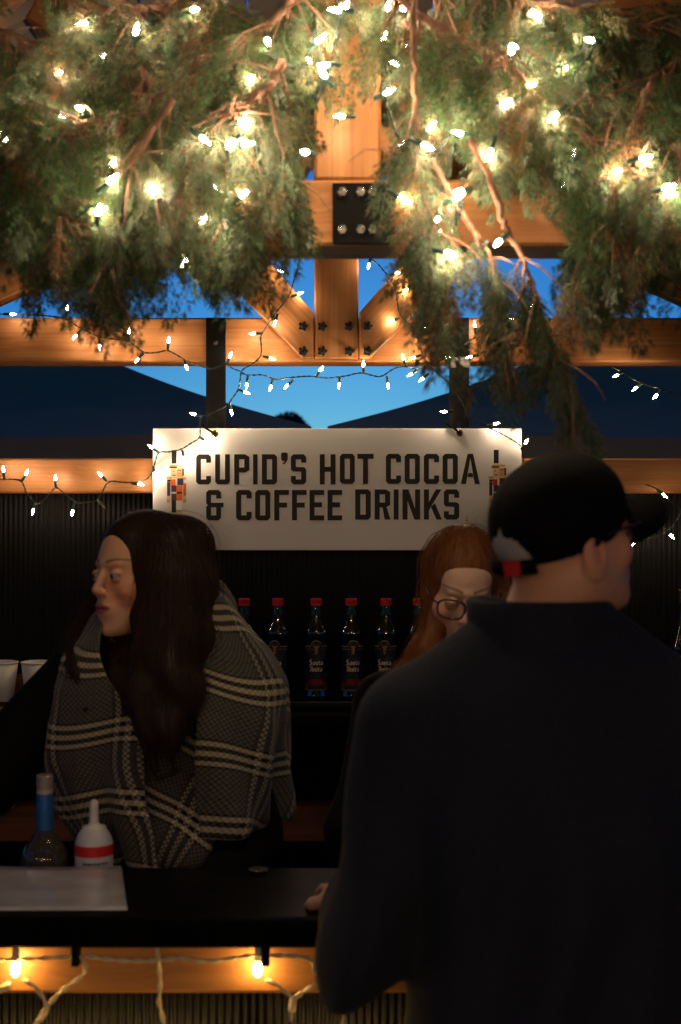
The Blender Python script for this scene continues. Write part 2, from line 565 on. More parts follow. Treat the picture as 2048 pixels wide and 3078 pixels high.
# black steel plate bolted over the front joint
p0 = at(1000, 550, FD-.006); p1 = at(1240, 734, FD-.006)
mb = MB(); mb.cbox((p0.x, FD-.008, p1.z), (p1.x, FD-.001, p0.z), .0015)
pl = mb.build('steel_plate', M_steel, BOOTH)
M_nut = plain('bright bolt head', (0.35,0.33,0.3), 0.25, 1.0)
hx = MB(); hx.lathe([(.0095,0),(.0095,.006),(.008,.008),(.0001,.0085)], 6)
me = bpy.data.meshes.new('bolt'); me.from_pydata([(x,-z,y) for x,y,z in hx.v], [], [f[::-1] for f in hx.f]); me.materials.append(M_nut); me.update()
for px in (1030, 1085, 1121, 1200):
    for py in (578, 690):
        q = at(px, py, FD-.009); place('bolt', me, pl, (q.x, FD-.008, q.z))

# corner posts
for x in (-1.75, 1.75):
    beam('post', (x,RD+.07,0), (x,RD+.07,zt0), .14, .14, BOOTH, M_wood, ydir=(0,1,0))
    beam('post', (x,FD+.07,0), (x,FD+.07,zf0), .14, .14, BOOTH, M_wood, ydir=(0,1,0))
    beam('side_beam', (x,FD+.141,(zt0+zt1)/2), (x,RD-.001,(zt0+zt1)/2), .12, .13, BOOTH, M_wood)
beam('ridge_beam', (0,1.34,CAM_H+1.20), (0,RD+.04,CAM_H+1.20), .07, .14, BOOTH, M_wood)
# purlins and roof boards on the rafters
rz = lambda x: CAM_H+1.146+.14/math.cos(R(23.7))+.006-.44*abs(x)
nb = 10
for s_ in (-1, 1):
    for k in range(nb):
        x0 = .012+k*.215; x1 = x0+.207
        t = .022
        m = MB()
        a = [(0,0),(0,0)]
        y0, y1 = 1.30, 4.95  # unseen front overhang added to keep sky light off the bar
        q = [(s_*x0, rz(x0)), (s_*x1, rz(x1)), (s_*x1, rz(x1)+t), (s_*x0, rz(x0)+t)]
        org = Vector((s_*x0, y0, rz(x0)))
        vs = []
        for y in (y0, y1):
            for (x, z) in q: vs.append((y-y0, -(x-org.x), z-org.z))
        m.add(vs, [(0,1,2,3),(7,6,5,4),(0,4,5,1),(1,5,6,2),(2,6,7,3),(3,7,4,0)])
        o = m.build('roof_board', M_roof, BOOTH, local=True)
        o.location = org - worldloc(BOOTH); o.rotation_euler = (0,0,R(90))
# rails behind the sign and low on the wall
zl0, zl1 = CAM_H-(1482-1539)/F*RD, CAM_H-(1378-1539)/F*RD
beam('rail', (-1.68,RD+.045,(zl0+zl1)/2), (1.68,RD+.045,(zl0+zl1)/2), .09, zl1-zl0, BOOTH, M_wood)
zr0, zr1 = CAM_H-(2531-1539)/F*RD, CAM_H-(2422-1539)/F*RD
beam('rail', (-1.68,RD+.045,(zr0+zr1)/2), (1.68,RD+.045,(zr0+zr1)/2), .09, zr1-zr0, BOOTH, M_woodred)
# steel straps
for px0, px1, extra in ((620, 679, 0), (1351, 1410, 0)):
    x0 = at(px0, 0, RD-.004).x; x1 = at(px1, 0, RD-.004).x
    mb = MB(); zb = CAM_H-(1300-1539)/F*RD
    zs = zb+.012
    xm = (x0+x1)/2; sw = .0065
    # strap with a slot near its foot
    for lo, hi in (((x0,zl0),(x1,zb)), ((x0,zb),(xm-sw,zb+.03)), ((xm+sw,zb),(x1,zb+.03)), ((x0,zb+.03),(x1,zt1-.001))):
        mb.box((lo[0],RD-.0075,lo[1]), (hi[0],RD-.0015,hi[1]))
    sp = mb.build('steel_strap', M_steel, BOOTH)
    for py in (1030,):
        q = at((px0+px1)/2, py, RD-.007)
        place('bolt', me, sp, (q.x, RD-.0075, q.z))
    # bright fold of tape on the right strap
    if px0 > 1000:
        a = at(px0-2, 1072, RD-.01); b = at(px1+2, 1105, RD-.01)
        t = MB(); t.cbox((a.x, RD-.0105, b.z), (b.x, RD-.0078, a.z), .0006)
        t.build('tape_band', plain('pale tape', (0.13,0.115,0.10), 0.6), sp)

# corrugated sheet: ribs with narrow crowns
def corrugated(x0, x1, z0, z1, y, pitch, depth, parent, mat, name='corrugated_panel'):
    n = int((x1-x0)/pitch)
    prof = [(0,0),(.18,0),(.32,.75),(.40,1),(.60,1),(.68,.75),(.82,0)]
    vs = []; fs = []
    for k in range(n):
        for (u, w) in prof: vs.append((x0+(k+u)*pitch, y-w*depth))
    vs.append((x0+n*pitch, y))
    m = len(vs)
    V = [(x, yy, z0) for x, yy in vs]+[(x, yy, z1) for x, yy in vs]
    fs = [(i, i+1, m+i+1, m+i) for i in range(m-1)]
    b = MB(); b.add(V, fs)
    return b.build(name, mat, parent, smooth=True)
for k in range(3):
    xa = -1.68+k*1.12
    corrugated(xa, xa+1.118, .02, zl0+.05, RD+.115-(.002 if k == 1 else 0), .0162, .007, BOOTH, M_corr)
beam('skirting', (-1.68,RD+.06,.06), (1.68,RD+.06,.06), .05, .1, BOOTH, M_woodred)

# ------------------------------------------------------------------ canopy tents behind
M_pole = plain('tent pole', (0.25,0.25,0.25), 0.4, 0.8)
def tent(name, xc, label, half=1.5, yc=7.55, ze=2.065, zp=2.70, sag=.10, seed=1):
    root = empty('canopy_tent', (xc, yc, 0), label, 'tent', 'black canopy tents behind the booth')
    rnd = np.random.RandomState(seed)
    # four cloth panels, each hanging slack between its hips
    for k in range(4):
        n = 14
        c, s_ = math.cos(k*math.pi/2), math.sin(k*math.pi/2)
        V = []; Fq = []
        for i in range(n+1):
            t = i/n
            for j in range(n+1):
                u = -1+2*j/n
                x = u*half*(1-t); y = -half*(1-t)
                z = ze+(zp-ze)*t
                z -= sag*math.sin(math.pi*t)*(0.55+0.45*(1-u*u))
                z -= .05*(1-t)**2*(1-u*u)
                z += .006*math.sin(19*u+3*t+k)*math.sin(math.pi*t)
                V.append((xc+c*x-s_*y, yc+s_*x+c*y, z))
        for i in range(n):
            for j in range(n):
                a = i*(n+1)+j
                Fq.append((a, a+1, a+n+2, a+n+1))
        b = MB(); b.add(V, Fq); b.build('roof_panel', M_canvas, root, smooth=True)
        V = []; Fq = []
        n = 30
        for i in range(4):
            for j in range(n+1):
                u = -1+2*j/n
                zt = ze-.05*(1-u*u)
                w = .012*math.sin(u*15+k)*i/3
                x = u*half; y = -half-.004-w
                V.append((xc+c*x-s_*y, yc+s_*x+c*y, zt-.27*i/3))
        for i in range(3):
            for j in range(n):
                a = i*(n+1)+j
                Fq.append((a, a+1, a+n+2, a+n+1))
        b = MB(); b.add(V, Fq); b.build('valance', M_valance, root, smooth=True)
        b = MB(); px, py = (c-s_*-1)*(half-.04)*0+(-1 if k in (0,3) else 1)*(half-.05), (-1 if k in (0,1) else 1)*(half-.05)
        b.box((xc+px-.02, yc+py-.02, 0), (xc+px+.02, yc+py+.02, ze-.07))
        b.build('leg', M_pole, root)
    b = MB(); b.lathe([(.0,.02),(.03,.015),(.045,-.01),(.05,-.05)], 12, (xc, yc, zp)); b.build('peak_cap', M_canvas, root)
M_valance = plain('grey black valance cloth', (0.17, 0.15, 0.10), 0.75, 0, 0.3, var=0.25, vscale=5, bump=0.3, bscale=80)
tent('canopy_tent', -1.625, 'black canopy tent behind the left half of the booth', seed=1)
tent('canopy_tent', 1.445, 'black canopy tent behind the right half of the booth', seed=2)

# a round treetop far behind the gap between the tents
def far_tree():
    d = 40.0
    top = at(868, 1238, d)
    root = empty('tree', (top.x, d, 0), 'dark round treetop far off between the two tents', 'tree')
    b = MB(); b.tube([(top.x, d, 0), (top.x, d, 1.5), (top.x+.05, d, 3.2)], [.16,.12,.05], 8); b.build('trunk', plain('bark', (.05,.035,.025), .9), root)
    rnd = random.Random(5)
    b = MB()
    for k in range(5200):
        a = rnd.uniform(0, 2*math.pi); w = rnd.uniform(-1, 1); r = rnd.random()**(1/3)
        zz = w*r
        rr = math.sqrt(1-w*w)*r
        p = Vector((top.x+rr*.75*math.cos(a), d+rr*.75*math.sin(a), top.z-1.2+zz*1.2))
        u = Vector((rnd.uniform(-1,1), rnd.uniform(-1,1), rnd.uniform(-1,1))).normalized()*.08
        v = u.orthogonal().normalized()*.05
        b.poly([p-u, p+v, p+u, p-v])
    b.build('crown', plain('dark leaves', (.02,.03,.02), .7), root)
far_tree()

# ------------------------------------------------------------------ added unseen tents and building behind the camera, blocking sky light
tent('canopy_tent', -1.9, 'added unseen canopy tent across the lane, left of the camera', yc=-3.6, seed=3)
tent('canopy_tent', 1.9, 'added unseen canopy tent across the lane, right of the camera', yc=-3.6, seed=4)
def sky_blocker():  # unseen building added to cut the blue sky light from behind
    root = empty('added_sky_blocker', (0, -8.5, 0), 'added brick building behind the camera that blocks sky light', 'building')
    Mb = plain('dark brick', (.10,.055,.04), .85, var=.35, vscale=20)
    Mf = plain('window frame', (.05,.045,.04), .6); Mg = plain('window glass', (.01,.01,.012), .08, 0, .6)
    b = MB(); b.box((-14,-13,0), (14,-8,8.2)); b.build('wall', Mb, root)
    b = MB(); b.box((-14.2,-13.1,8.2), (14.2,-7.75,8.6)); b.build('cornice', Mf, root)
    for k in range(9):
        for z in (1.0, 4.6):
            x = -12.4+k*3.1
            b = MB(); b.box((x-.7,-8.02,z), (x+.7,-7.94,z+2.0)); w = b.build('window', Mf, root)
            b = MB(); b.box((x-.6,-7.95,z+.1), (x+.6,-7.92,z+1.9)); b.build('pane', Mg, w)
sky_blocker()

# ------------------------------------------------------------------ bar counter
CF = 2.30
BAR = empty('bar_counter', (0, 2.45, 0), 'black bar counter with a timber front rail above corrugated cladding', 'bar counter')
b = MB(); b.cbox((-1.67, CF-.02, 1.0), (1.67, 2.60, 1.05), .004); b.build('bar_top', M_bar, BAR)
b = MB(); b.cbox((-1.67, 2.602, .92), (1.67, 2.74, .95), .003); b.build('work_surface', M_bar, BAR)
b = MB(); b.box((-1.66, 2.575, .3), (1.66, 2.598, .998)); b.build('back_panel', M_bar, BAR)
beam('front_rail', (-1.67, CF+.05, .957), (1.67, CF+.05, .957), .07, .083, BAR, M_woodbar, .006)
corrugated(-1.66, 1.66, .03, .93, CF+.075, .0130, .006, BAR, M_corr)
for x in (-1.62, 1.62):
    beam('leg', (x, 2.66, 0), (x, 2.66, .919), .07, .07, BAR, M_woodred, ydir=(0,1,0))

# ------------------------------------------------------------------ back shelf
SH = empty('bottle_shelf', (0, 4.42, 0), 'black steel back shelf with a guard rail in front of the bottles', 'shelf')
zs = CAM_H-(2153-1539)/F*4.27
b = MB(); b.cbox((-1.6, 4.27, zs-.03), (1.6, 4.59, zs), .002); b.build('shelf_board', M_steel, SH)
zr = CAM_H-(2104-1539)/F*4.40
b = MB(); b.cbox((-.36, 4.36, zs+.001), (1.6, 4.59, zr), .002); b.build('riser', M_steel, SH)
za = CAM_H-(2124-1539)/F*4.27; zb_ = CAM_H-(2110-1539)/F*4.27
b = MB(); b.cbox((-1.6, 4.268, za), (1.6, 4.276, zb_), .0015); b.build('guard_rail', plain('worn black steel', (.03,.028,.026), .3, .6), SH)
for x in (-1.55, -.75, .75, 1.55):
    b = MB(); b.box((x-.006, 4.277, zs+.0005), (x+.006, 4.283, zb_-.003)); b.build('rail_post', M_steel, SH)
for x in (-1.2, 0, 1.2):
    b = MB(); b.box((x-.02, 4.34, .12), (x+.02, 4.38, zs-.031)); b.build('bracket', M_steel, SH)

# wooden box behind the cups
b = MB()
x0, x1 = at(-150, 0, 4.48).x, at(128, 0, 4.48).x
zt = CAM_H-(2039-1539)/F*4.45
root = empty('wooden_box', ((x0+x1)/2, 4.5, zs), 'reddish wooden box on the shelf behind the paper cups', 'box')
for nm, lo, hi in (('front_board', (x0,4.45,zs+.001), (x1,4.462,zt)), ('back_board', (x0,4.545,zs+.001), (x1,4.556,zt)),
                   ('side_board', (x0,4.4622,zs+.001), (x0+.012,4.5448,zt)), ('side_board', (x1-.012,4.4622,zs+.001), (x1,4.5448,zt)), ('base_board', (x0+.0122,4.4622,zs+.001), (x1-.0122,4.5448,zs+.01))):
    b = MB(); b.cbox(lo, hi, .0015); b.build(nm, M_woodred, root)

# paper cups
M_cup = plain('white paper', (.74,.70,.64), .55, 0, .4, var=.05, vscale=60)
def cup(px, d, label, r1=.054, r0=.037, h=.152, z=None):
    x = at(px, 0, d).x
    root = empty('paper_cup', (x, d, z), label, 'cup', 'white paper cups on the shelf')
    b = MB(); b.lathe([(.0001,.008),(r0-.001,.008),(r0-.0015,0),(r0,0),(r1,h),(r1-.0012,h),(r0-.0012,.009),(.0001,.009)], 40)
    b.build('cup_wall', M_cup, root, smooth=True, local=True)
    t = MB(); n = 40
    pts = [(r1*math.cos(2*math.pi*k/n), r1*math.sin(2*math.pi*k/n), h) for k in range(n+1)]
    t.tube(pts, .0024, 6, cap=False); t.build('rim', M_cup, root, smooth=True, local=True)
    return root
cup(1, 4.36, 'white paper cup at the left edge, cut off by the frame', z=zs+.0005)
cup(118, 4.36, 'white paper cup between the left-edge cup and the dark sleeve', z=zs+.0005)

# ------------------------------------------------------------------ lettering
def ring(w, s, t, c, skip=(), sq=()):
    """frame of an octagonal letter: eight pieces, some left out or square"""
    def cc(k): return 0 if k in sq else c
    P = {}
    tl, tr, br, bl = cc('tl'), cc('tr'), cc('br'), cc('bl')
    P['t'] = [(tl,1),(w-tr,1),(w-s,1-t),(s,1-t)]
    P['b'] = [(s,t),(w-s,t),(w-br,0),(bl,0)]
    P['l'] = [(0,bl),(s,t),(s,1-t),(0,1-tl)]
    P['r'] = [(w-s,t),(w,br),(w,1-tr),(w-s,1-t)]
    if tl: P['tl'] = [(0,1-tl),(s,1-t),(tl,1)]
    if tr: P['tr'] = [(w-tr,1),(w-s,1-t),(w,1-tr)]
    if br: P['br'] = [(w,br),(w-s,t),(w-br,0)]
    if bl: P['bl'] = [(bl,0),(s,t),(0,bl)]
    return [v for k, v in P.items() if k not in skip]
def rect(x0, z0, x1, z1): return [(x0,z0),(x1,z0),(x1,z1),(x0,z1)]
def glyph(ch, w=.5, s=.165, t=.165, c=.085):
    if ch == 'O': return w, ring(w,s,t,c)
    if ch == 'C': return w, ring(w,s,t,c,('r',)) + [[(w-s,.72),(w,.72),(w,1-c),(w-s,1-t)], [(w-s,t),(w,c),(w,.28),(w-s,.28)]]
    if ch == 'U': return w, ring(w,s,t,c,('t','tl','tr','l','r')) + [[(0,c),(s,t),(s,1),(0,1)], [(w-s,t),(w,c),(w,1),(w-s,1)]]
    if ch == 'D': return w, ring(w,s,t,c,(),('tl','bl'))
    if ch == 'I': return s, [rect(0,0,s,1)]
    if ch == 'H': return w+.02, [rect(0,0,s,1), rect(w+.02-s,0,w+.02,1), rect(s,.42,w+.02-s,.42+t)]
    if ch == 'T': return w+.03, [rect(0,1-t,w+.03,1), rect((w+.03-s)/2,0,(w+.03+s)/2,1-t)]
    if ch == 'P':
        return w, ring_scaled(w,s,t,c,.395) + [rect(0,0,s,.395)]
    if ch == 'R':
        return w, ring_scaled(w,s,t,c,.40) + [rect(0,0,s,.40), [(w-s-.08,.40),(w-s+.06,.40),(w+.01,0),(w-s-.01,0)]]
    if ch == 'F': return w-.02, [rect(0,0,s,1), rect(s,1-t,w-.02,1), rect(s,.42,w-.08,.42+t)]
    if ch == 'E': return w-.02, [rect(0,0,s,1), rect(s,1-t,w-.02,1), rect(s,.43,w-.09,.43+t), rect(s,0,w-.02,t)]
    if ch == 'L': return w-.02, [rect(0,0,s,1), rect(s,0,w-.02,t)]
    if ch == 'N': return w+.07, [rect(0,0,s,1), rect(w+.07-s,0,w+.07,1), [(s,.62),(w+.07-s-.02,0),(w+.07-s,0),(w+.07-s,.36),(s+.03,1),(s,1)]]
    if ch == 'K': return w+.07, [rect(0,0,s,1), [(s,.30),(s+.06,.42),(w+.07,1),(w+.07-s-.02,1),(s,.58)], [(s+.06,.42),(w+.08-s-.01,0),(w+.08,0),(s+.19,.55)]]
    if ch == 'A':
        W = .63; a = W/2
        return W, [[(0,0),(.17,0),(a,.86),(a,1),(a-.09,1)], [(W,0),(a+.09,1),(a,1),(a,.86),(W-.17,0)], [(.215,.23),(W-.215,.23),(W-.245,.36),(.245,.36)]]
    if ch == 'S':
        m = .5
        return w, [[(c,1),(w-c,1),(w-s,1-t),(s,1-t)], [(0,1-c),(s,1-t),(c,1)], [(w-c,1),(w-s,1-t),(w,1-c)], [(w,1-c),(w-s,1-t),(w-s,.72),(w,.72)],
                   [(0,.50),(s,.58),(s,1-t),(0,1-c)], [(0,.50),(.07,.43),(s,.58)], [(.07,.43),(w-s,.42),(w-.07,.57),(s,.58)],
                   [(w-.07,.57),(w-s,.42),(w,.50)], [(w,.50),(w-s,.42),(w-s,t),(w,c)],
                   [(c,0),(s,t),(w-s,t),(w-c,0)], [(w-c,0),(w-s,t),(w,c)], [(0,c),(s,t),(c,0)], [(0,.28),(s,.28),(s,t),(0,c)]]
    if ch == "'": return .22, [[(.03,.78),(.19,.78),(.22,.82),(.22,1.02),(.18,1.06),(.05,1.06),(.01,1.02),(.01,.86),(.03,.82)], [(.12,.78),(.19,.78),(.15,.70),(.08,.66),(.06,.69),(.12,.75)]]
    if ch == '&':
        return .58, [[(c,1),(w-c,1),(w-s,1-t),(s,1-t)], [(0,1-c),(s,1-t),(c,1)], [(w-c,1),(w-s,1-t),(w,1-c)], [(w,1-c),(w-s,1-t),(w-s,.72),(w,.72)],
                     [(0,.56),(s,.58),(s,1-t),(0,1-c)], [(0,.56),(.06,.50),(s,.58)], [(.06,.50),(s,.43),(.58,.43),(.58,.58),(s,.58)],
                     [(0,.45),(s,.43),(.06,.50)], [(0,c),(s,t),(s,.43),(0,.45)], [(c,0),(s,t),(w-s,t),(w-c,0)], [(0,c),(s,t),(c,0)], [(w-c,0),(w-s,t),(w,c)], [(w-s,t),(w,c),(w,.43),(w-s,.43)]]
    if ch == 'B': return w, ring_scaled(w,s,t*.8,c,.5) + [[(x,z*.5) for x, z in q] for q in ring(w,s,t*1.6,c,(),('tl','bl'))]
    if ch == 'Y': return .6, [rect(.3-s/2,0,.3+s/2,.42), [(.3-s/2,.42),(.3+s/2,.42),(.3,.62),(.17,1),(0,1)], [(.3,.62),(.3+s/2,.42),(.6,1),(.43,1)]]
    return .3, []
def ring_scaled(w, s, t, c, z0):
    k = 1-z0
    return [[(x, z0+z*k) for x, z in q] for q in ring(w, s, t/k, c/k if c/k < .5 else .3, (), ('tl','bl'))]

# ------------------------------------------------------------------ hanging sign
SD = 4.466
sx0, sx1 = at(460, 0, SD).x, at(1568, 0, SD).x
sz1, sz0 = at(0, 1288, SD).z, at(0, 1654, SD).z
SIGN = empty('sign_board', ((sx0+sx1)/2, SD, sz0), "white drinks sign with black capitals hung from two steel straps", 'sign')
m, nt, bs = new_mat('white sign plastic')
tc = node(nt, 'ShaderNodeTexCoord'); sp_ = node(nt, 'ShaderNodeSeparateXYZ'); nt.links.new(tc.outputs['Object'], sp_.inputs[0])
# print: a dusky green wood in the two lower corners, faint flute lines of the board
mr1 = node(nt, 'ShaderNodeMapRange'); mr1.inputs[1].default_value = 0.17; mr1.inputs[2].default_value = 0.0
nt.links.new(sp_.outputs['Z'], mr1.inputs[0])
ab = node(nt, 'ShaderNodeMath', operation='ABSOLUTE'); nt.links.new(sp_.outputs['X'], ab.inputs[0])
mr2 = node(nt, 'ShaderNodeMapRange'); mr2.inputs[1].default_value = 0.30; mr2.inputs[2].default_value = 0.56
nt.links.new(ab.outputs[0], mr2.inputs[0])
ml = node(nt, 'ShaderNodeMath', operation='MULTIPLY'); nt.links.new(mr1.outputs[0], ml.inputs[0]); nt.links.new(mr2.outputs[0], ml.inputs[1])
pw = node(nt, 'ShaderNodeMath', operation='MULTIPLY'); pw.inputs[1].default_value = 1.7; pw.use_clamp = True; nt.links.new(ml.outputs[0], pw.inputs[0])
mxs = node(nt, 'ShaderNodeMix', data_type='RGBA'); mxs.inputs[6].default_value = (.82,.80,.79,1); mxs.inputs[7].default_value = (.04,.065,.06,1)
nt.links.new(pw.outputs[0], mxs.inputs[0]); nt.links.new(mxs.outputs[2], bs.inputs['Base Color'])
bs.inputs['Roughness'].default_value = .42; bs.inputs['Specular IOR Level'].default_value = .4
wv = node(nt, 'ShaderNodeTexWave', wave_type='BANDS', bands_direction='Z'); wv.inputs['Scale'].default_value = 45; nt.links.new(tc.outputs['Object'], wv.inputs['Vector'])
bp = node(nt, 'ShaderNodeBump'); bp.inputs['Strength'].default_value = .12; bp.inputs['Distance'].default_value = .001
nt.links.new(wv.outputs['Fac'], bp.inputs['Height']); nt.links.new(bp.outputs[0], bs.inputs['Normal'])
b = MB(); b.cbox((sx0, SD, sz0), (sx1, SD+.006, sz1), .001); b.build('panel', m, SIGN)
M_ink = plain('black ink', (.012,.011,.010), .5, 0, .3, var=.1)
def put_letters(spec, ytop, ybot, parent, mat, scale, ox, oy):
    """spec: (character, left, right) measured on the sign face"""
    for ch, xl, xr in spec:
        w, polys = glyph(ch)
        a = at(ox+xl/scale, oy+ytop/scale, SD); c_ = at(ox+xr/scale, oy+ybot/scale, SD)
        sx = (c_.x-a.x)/w; sz = a.z-c_.z
        b = MB()
        for q in polys:
            pts = [(a.x+x*sx, SD-.0006, c_.z+z*sz) for x, z in q]
            ar = sum(pts[i][0]*pts[(i+1) % len(pts)][2]-pts[(i+1) % len(pts)][0]*pts[i][2] for i in range(len(pts)))
            b.poly(pts if ar > 0 else pts[::-1])
        b.build('letter', mat, parent)
put_letters([('C',405,527),('U',560,680),('P',715,838),('I',868,905),('D',940,1063),("'",1093,1150),('S',1175,1300),('H',1410,1538)], 258, 503, SIGN, M_ink, 2.703, 440, 1270)
put_letters([('O',5,127),('T',148,280),('C',380,503),('O',532,656),('C',688,812),('O',840,964),('A',988,1143)], 254, 499, SIGN, M_ink, 2.703, 1020, 1270)
put_letters([('&',487,628),('C',730,857),('O',885,1008),('F',1040,1160),('F',1184,1303),('E',1327,1446),('E',1473,1592)], 548, 795, SIGN, M_ink, 2.703, 440, 1270)
put_letters([('D',130,257),('R',288,414),('I',443,483),('N',514,658),('K',688,832),('S',850,975)], 543, 789, SIGN, M_ink, 2.703, 1020, 1270)

# the two printed toy soldiers, half dark and half light
M_print = printed('printed ink', .5, .3, var=.08)
def soldier(px0, py0, coat, sleeve):
    """printed at 1/2.703 of the measured units; (x0, y0, x1, y1, colour)"""
    K = (.012,.012,.012); SK = (.62,.36,.15); SL = (.75,.50,.27); DK = coat; RDc = sleeve; WH = (.75,.73,.70); GO = (.6,.33,.08)
    q = [(42,-8,82,102,K),(30,112,135,128,GO),(22,126,86,138,K),(35,138,84,205,SL),(84,138,140,208,SK),(52,160,60,168,K),(95,152,120,159,K),(128,140,142,200,(.05,.02,.01)),(50,192,76,200,K),(92,180,116,188,(.45,.2,.08)),
         (0,208,40,228,SK),(40,208,128,222,SL),(120,212,160,232,SK),(5,232,32,250,K),(32,230,72,280,RDc),(72,222,88,276,WH),(88,222,136,276,DK),(5,252,30,364,DK),(40,280,80,332,DK),(80,280,130,342,RDc),
         (136,262,160,362,RDc),(130,232,136,262,DK),(40,332,82,346,WH),(82,332,126,346,K),(40,346,80,402,DK),(80,346,128,402,RDc),(3,364,30,392,SL),(2,392,28,420,SK),(134,362,160,390,SL),(136,390,160,420,SK),
         (42,402,78,500,K),(80,402,126,482,WH),(80,482,128,500,GO)]
    b = MB(); seen = 0
    for x0, y0, x1, y1, c_ in q:
        a = at(px0+x0/2.703, py0+y0/2.703, SD); e = at(px0+x1/2.703, py0+y1/2.703, SD)
        seen += 1
        y = SD-.0005-.00002*seen
        b.poly([(a.x,y,e.z),(e.x,y,e.z),(e.x,y,a.z),(a.x,y,a.z)], c_)
    b.build('printed_soldier', M_print, SIGN)
soldier(440+165/2.703, 1270+232/2.703, (.05,.04,.09), (.70,.13,.015))
soldier(1020+1214/2.703, 1270+230/2.703, (.02,.018,.03), (.55,.02,.015))
# printed fir tree, snow dots and the lamp at the lower corners
b = MB()
def pp(px, py, y=.0006): 
    q = at(px, py, SD); return (q.x, SD-y, q.z)
DKG = (.02,.03,.025)
for i in range(6):
    w = 3+i*3.2; yy = 1565+i*7
    b.poly([pp(600-w,yy+8), pp(600+w,yy+6), pp(600+2,yy-3), pp(600-2,yy-3)], DKG)
b.poly([pp(612,1592), pp(632,1588), pp(628,1593)], DKG); b.poly([pp(606,1580), pp(622,1586), pp(612,1589)], DKG)
rnd = random.Random(3)
for k in range(46):
    x = rnd.uniform(500, 720) if k % 2 else rnd.uniform(1400, 1540); y = rnd.uniform(1560, 1648); r = rnd.uniform(.8, 2.0)
    b.poly([pp(x+r*math.cos(a*math.pi/3), y-r*math.sin(a*math.pi/3), .0008) for a in range(6)], (.8,.78,.74))
b.poly([pp(1397,1567,.0009), pp(1411,1567,.0009), pp(1404,1559,.0009)], (.5,.3,.08)); b.poly([pp(1402.5,1560,.0009), pp(1405.5,1560,.0009), pp(1405,1552,.0009), pp(1403,1552,.0009)], (.25,.16,.06))
b.build('printed_scenery', M_print, SIGN)
# brass grommets and black cable ties
M_brass = plain('brass', (.55,.36,.12), .25, 1.0)
for px, py, ex, ey in ((646, 1304, 605, 1278), (1382, 1302, 1344, 1272)):
    c_ = at(px, py, SD); t = MB()
    t.tube([(c_.x+.0085*math.cos(2*math.pi*k/24), SD-.0018, c_.z+.0085*math.sin(2*math.pi*k/24)) for k in range(25)], .0030, 8, cap=False)
    gr = t.build('grommet', M_brass, SIGN, smooth=True)
    t = MB(); t.lathe([(.0001,0),(.0066,0)], 20); t2 = MB(); t2.add([(c_.x+x, SD-.0012, c_.z+y) for x, y, z in t.v], t.f); t2.build('hole', M_ink, gr)
    e = at(ex, ey, SD-.01); t = MB()
    t.tube([(c_.x, SD-.002, c_.z), (c_.x-.004, SD-.012, c_.z+.003), ((c_.x*2+e.x)/3, SD-.016, (c_.z*2+e.z)/3), (e.x, SD-.012, e.z), (e.x+.004, SD+.012, e.z+.002)], .0035, 7)
    t.tube([(e.x-.004, SD-.014, e.z+.005), (e.x+.005, SD-.012, e.z-.004)], .006, 6)
    t.build('cable_tie', M_steel, SIGN)

# ------------------------------------------------------------------ bottles on the shelf
m, nt, bs = new_mat('dark glass')
bs.inputs['Base Color'].default_value = (.004,.008,.007,1); bs.inputs['Roughness'].default_value = .07; bs.inputs['IOR'].default_value = 1.85; bs.inputs['Specular IOR Level'].default_value = .9
M_glass = m
m, nt, bs = new_mat('green neck glass')
bs.inputs['Base Color'].default_value = (.05,.22,.17,1); bs.inputs['Roughness'].default_value = .03; bs.inputs['Transmission Weight'].default_value = .75; bs.inputs['IOR'].default_value = 1.45
M_neck = m
M_red = plain('red cap', (.55,.012,.012), .3, 0, .5, var=.1)
M_label = printed('bottle label', .42, .35, var=.2, vscale=150)
def on_can(r, ang, z): return (r*math.sin(ang), -r*math.cos(ang), z)
def wrap_poly(b, pts, r, colr):
    """flat outline (arc length, z) laid round the bottle, cut in strips so it follows the curve"""
    b.poly([on_can(r, u/r, z) for u, z in pts], colr)
BL = {  # blackletter strokes on a 5 x 8 grid
 'S': [[(0,6.2),(1.4,8),(3.9,8),(3.9,7),(2.2,7.1),(1.7,6.2),(4.2,3),(4.0,1.2),(2.6,0),(-.6,0),(-.9,1.1),(1.4,1.0),(2.2,2.0),(0,4.9)]],
 'a': [[(.1,.8),(1.0,0),(1.9,.8),(1.9,2.4),(1.0,3.2),(.1,2.4)], [(2.2,.5),(3.0,0),(3.6,.6),(3.6,4.4),(2.6,5.2),(.5,5.0),(.2,4.2),(2.2,4.2)]],
 'n': [[(.1,.5),(.8,0),(1.6,.5),(1.6,4.6),(.9,5.3),(.1,4.6)], [(2.3,.5),(3.0,0),(3.8,.5),(3.8,4.5),(3.0,5.3),(1.7,4.4),(2.3,4.2)]],
 't': [[(.4,.6),(1.3,0),(2.3,.6),(2.3,1.1),(1.8,1.3),(1.8,6.4),(.4,5.6)], [(-.2,4.3),(.4,4.3),(.4,5.1),(-.2,5.1)], [(1.8,4.3),(2.6,4.5),(2.4,5.1),(1.8,5.1)]],
 'i': [[(.1,.5),(.9,0),(1.7,.5),(1.7,4.6),(.9,5.3),(.1,4.6)], [(.2,6.5),(.9,5.8),(1.6,6.5),(.9,7.2)]],
 'A': [[(-1.0,7.4),(2.4,8.2),(2.2,7.2),(-.8,6.6)], [(2.4,8.2),(4.0,7.2),(4.0,.6),(3.2,0),(2.4,.6)], [(-.8,0),(.8,.2),(1.6,3.4),(1.2,6.6),(.2,6.2),(.6,3.6)], [(1.5,3.0),(2.4,3.0),(2.4,3.9),(1.6,3.9)]]}
ADV = {'S':4.7,'a':4.1,'n':4.2,'t':2.9,'i':2.2,'A':4.6}
GOLD = (.85,.68,.36)
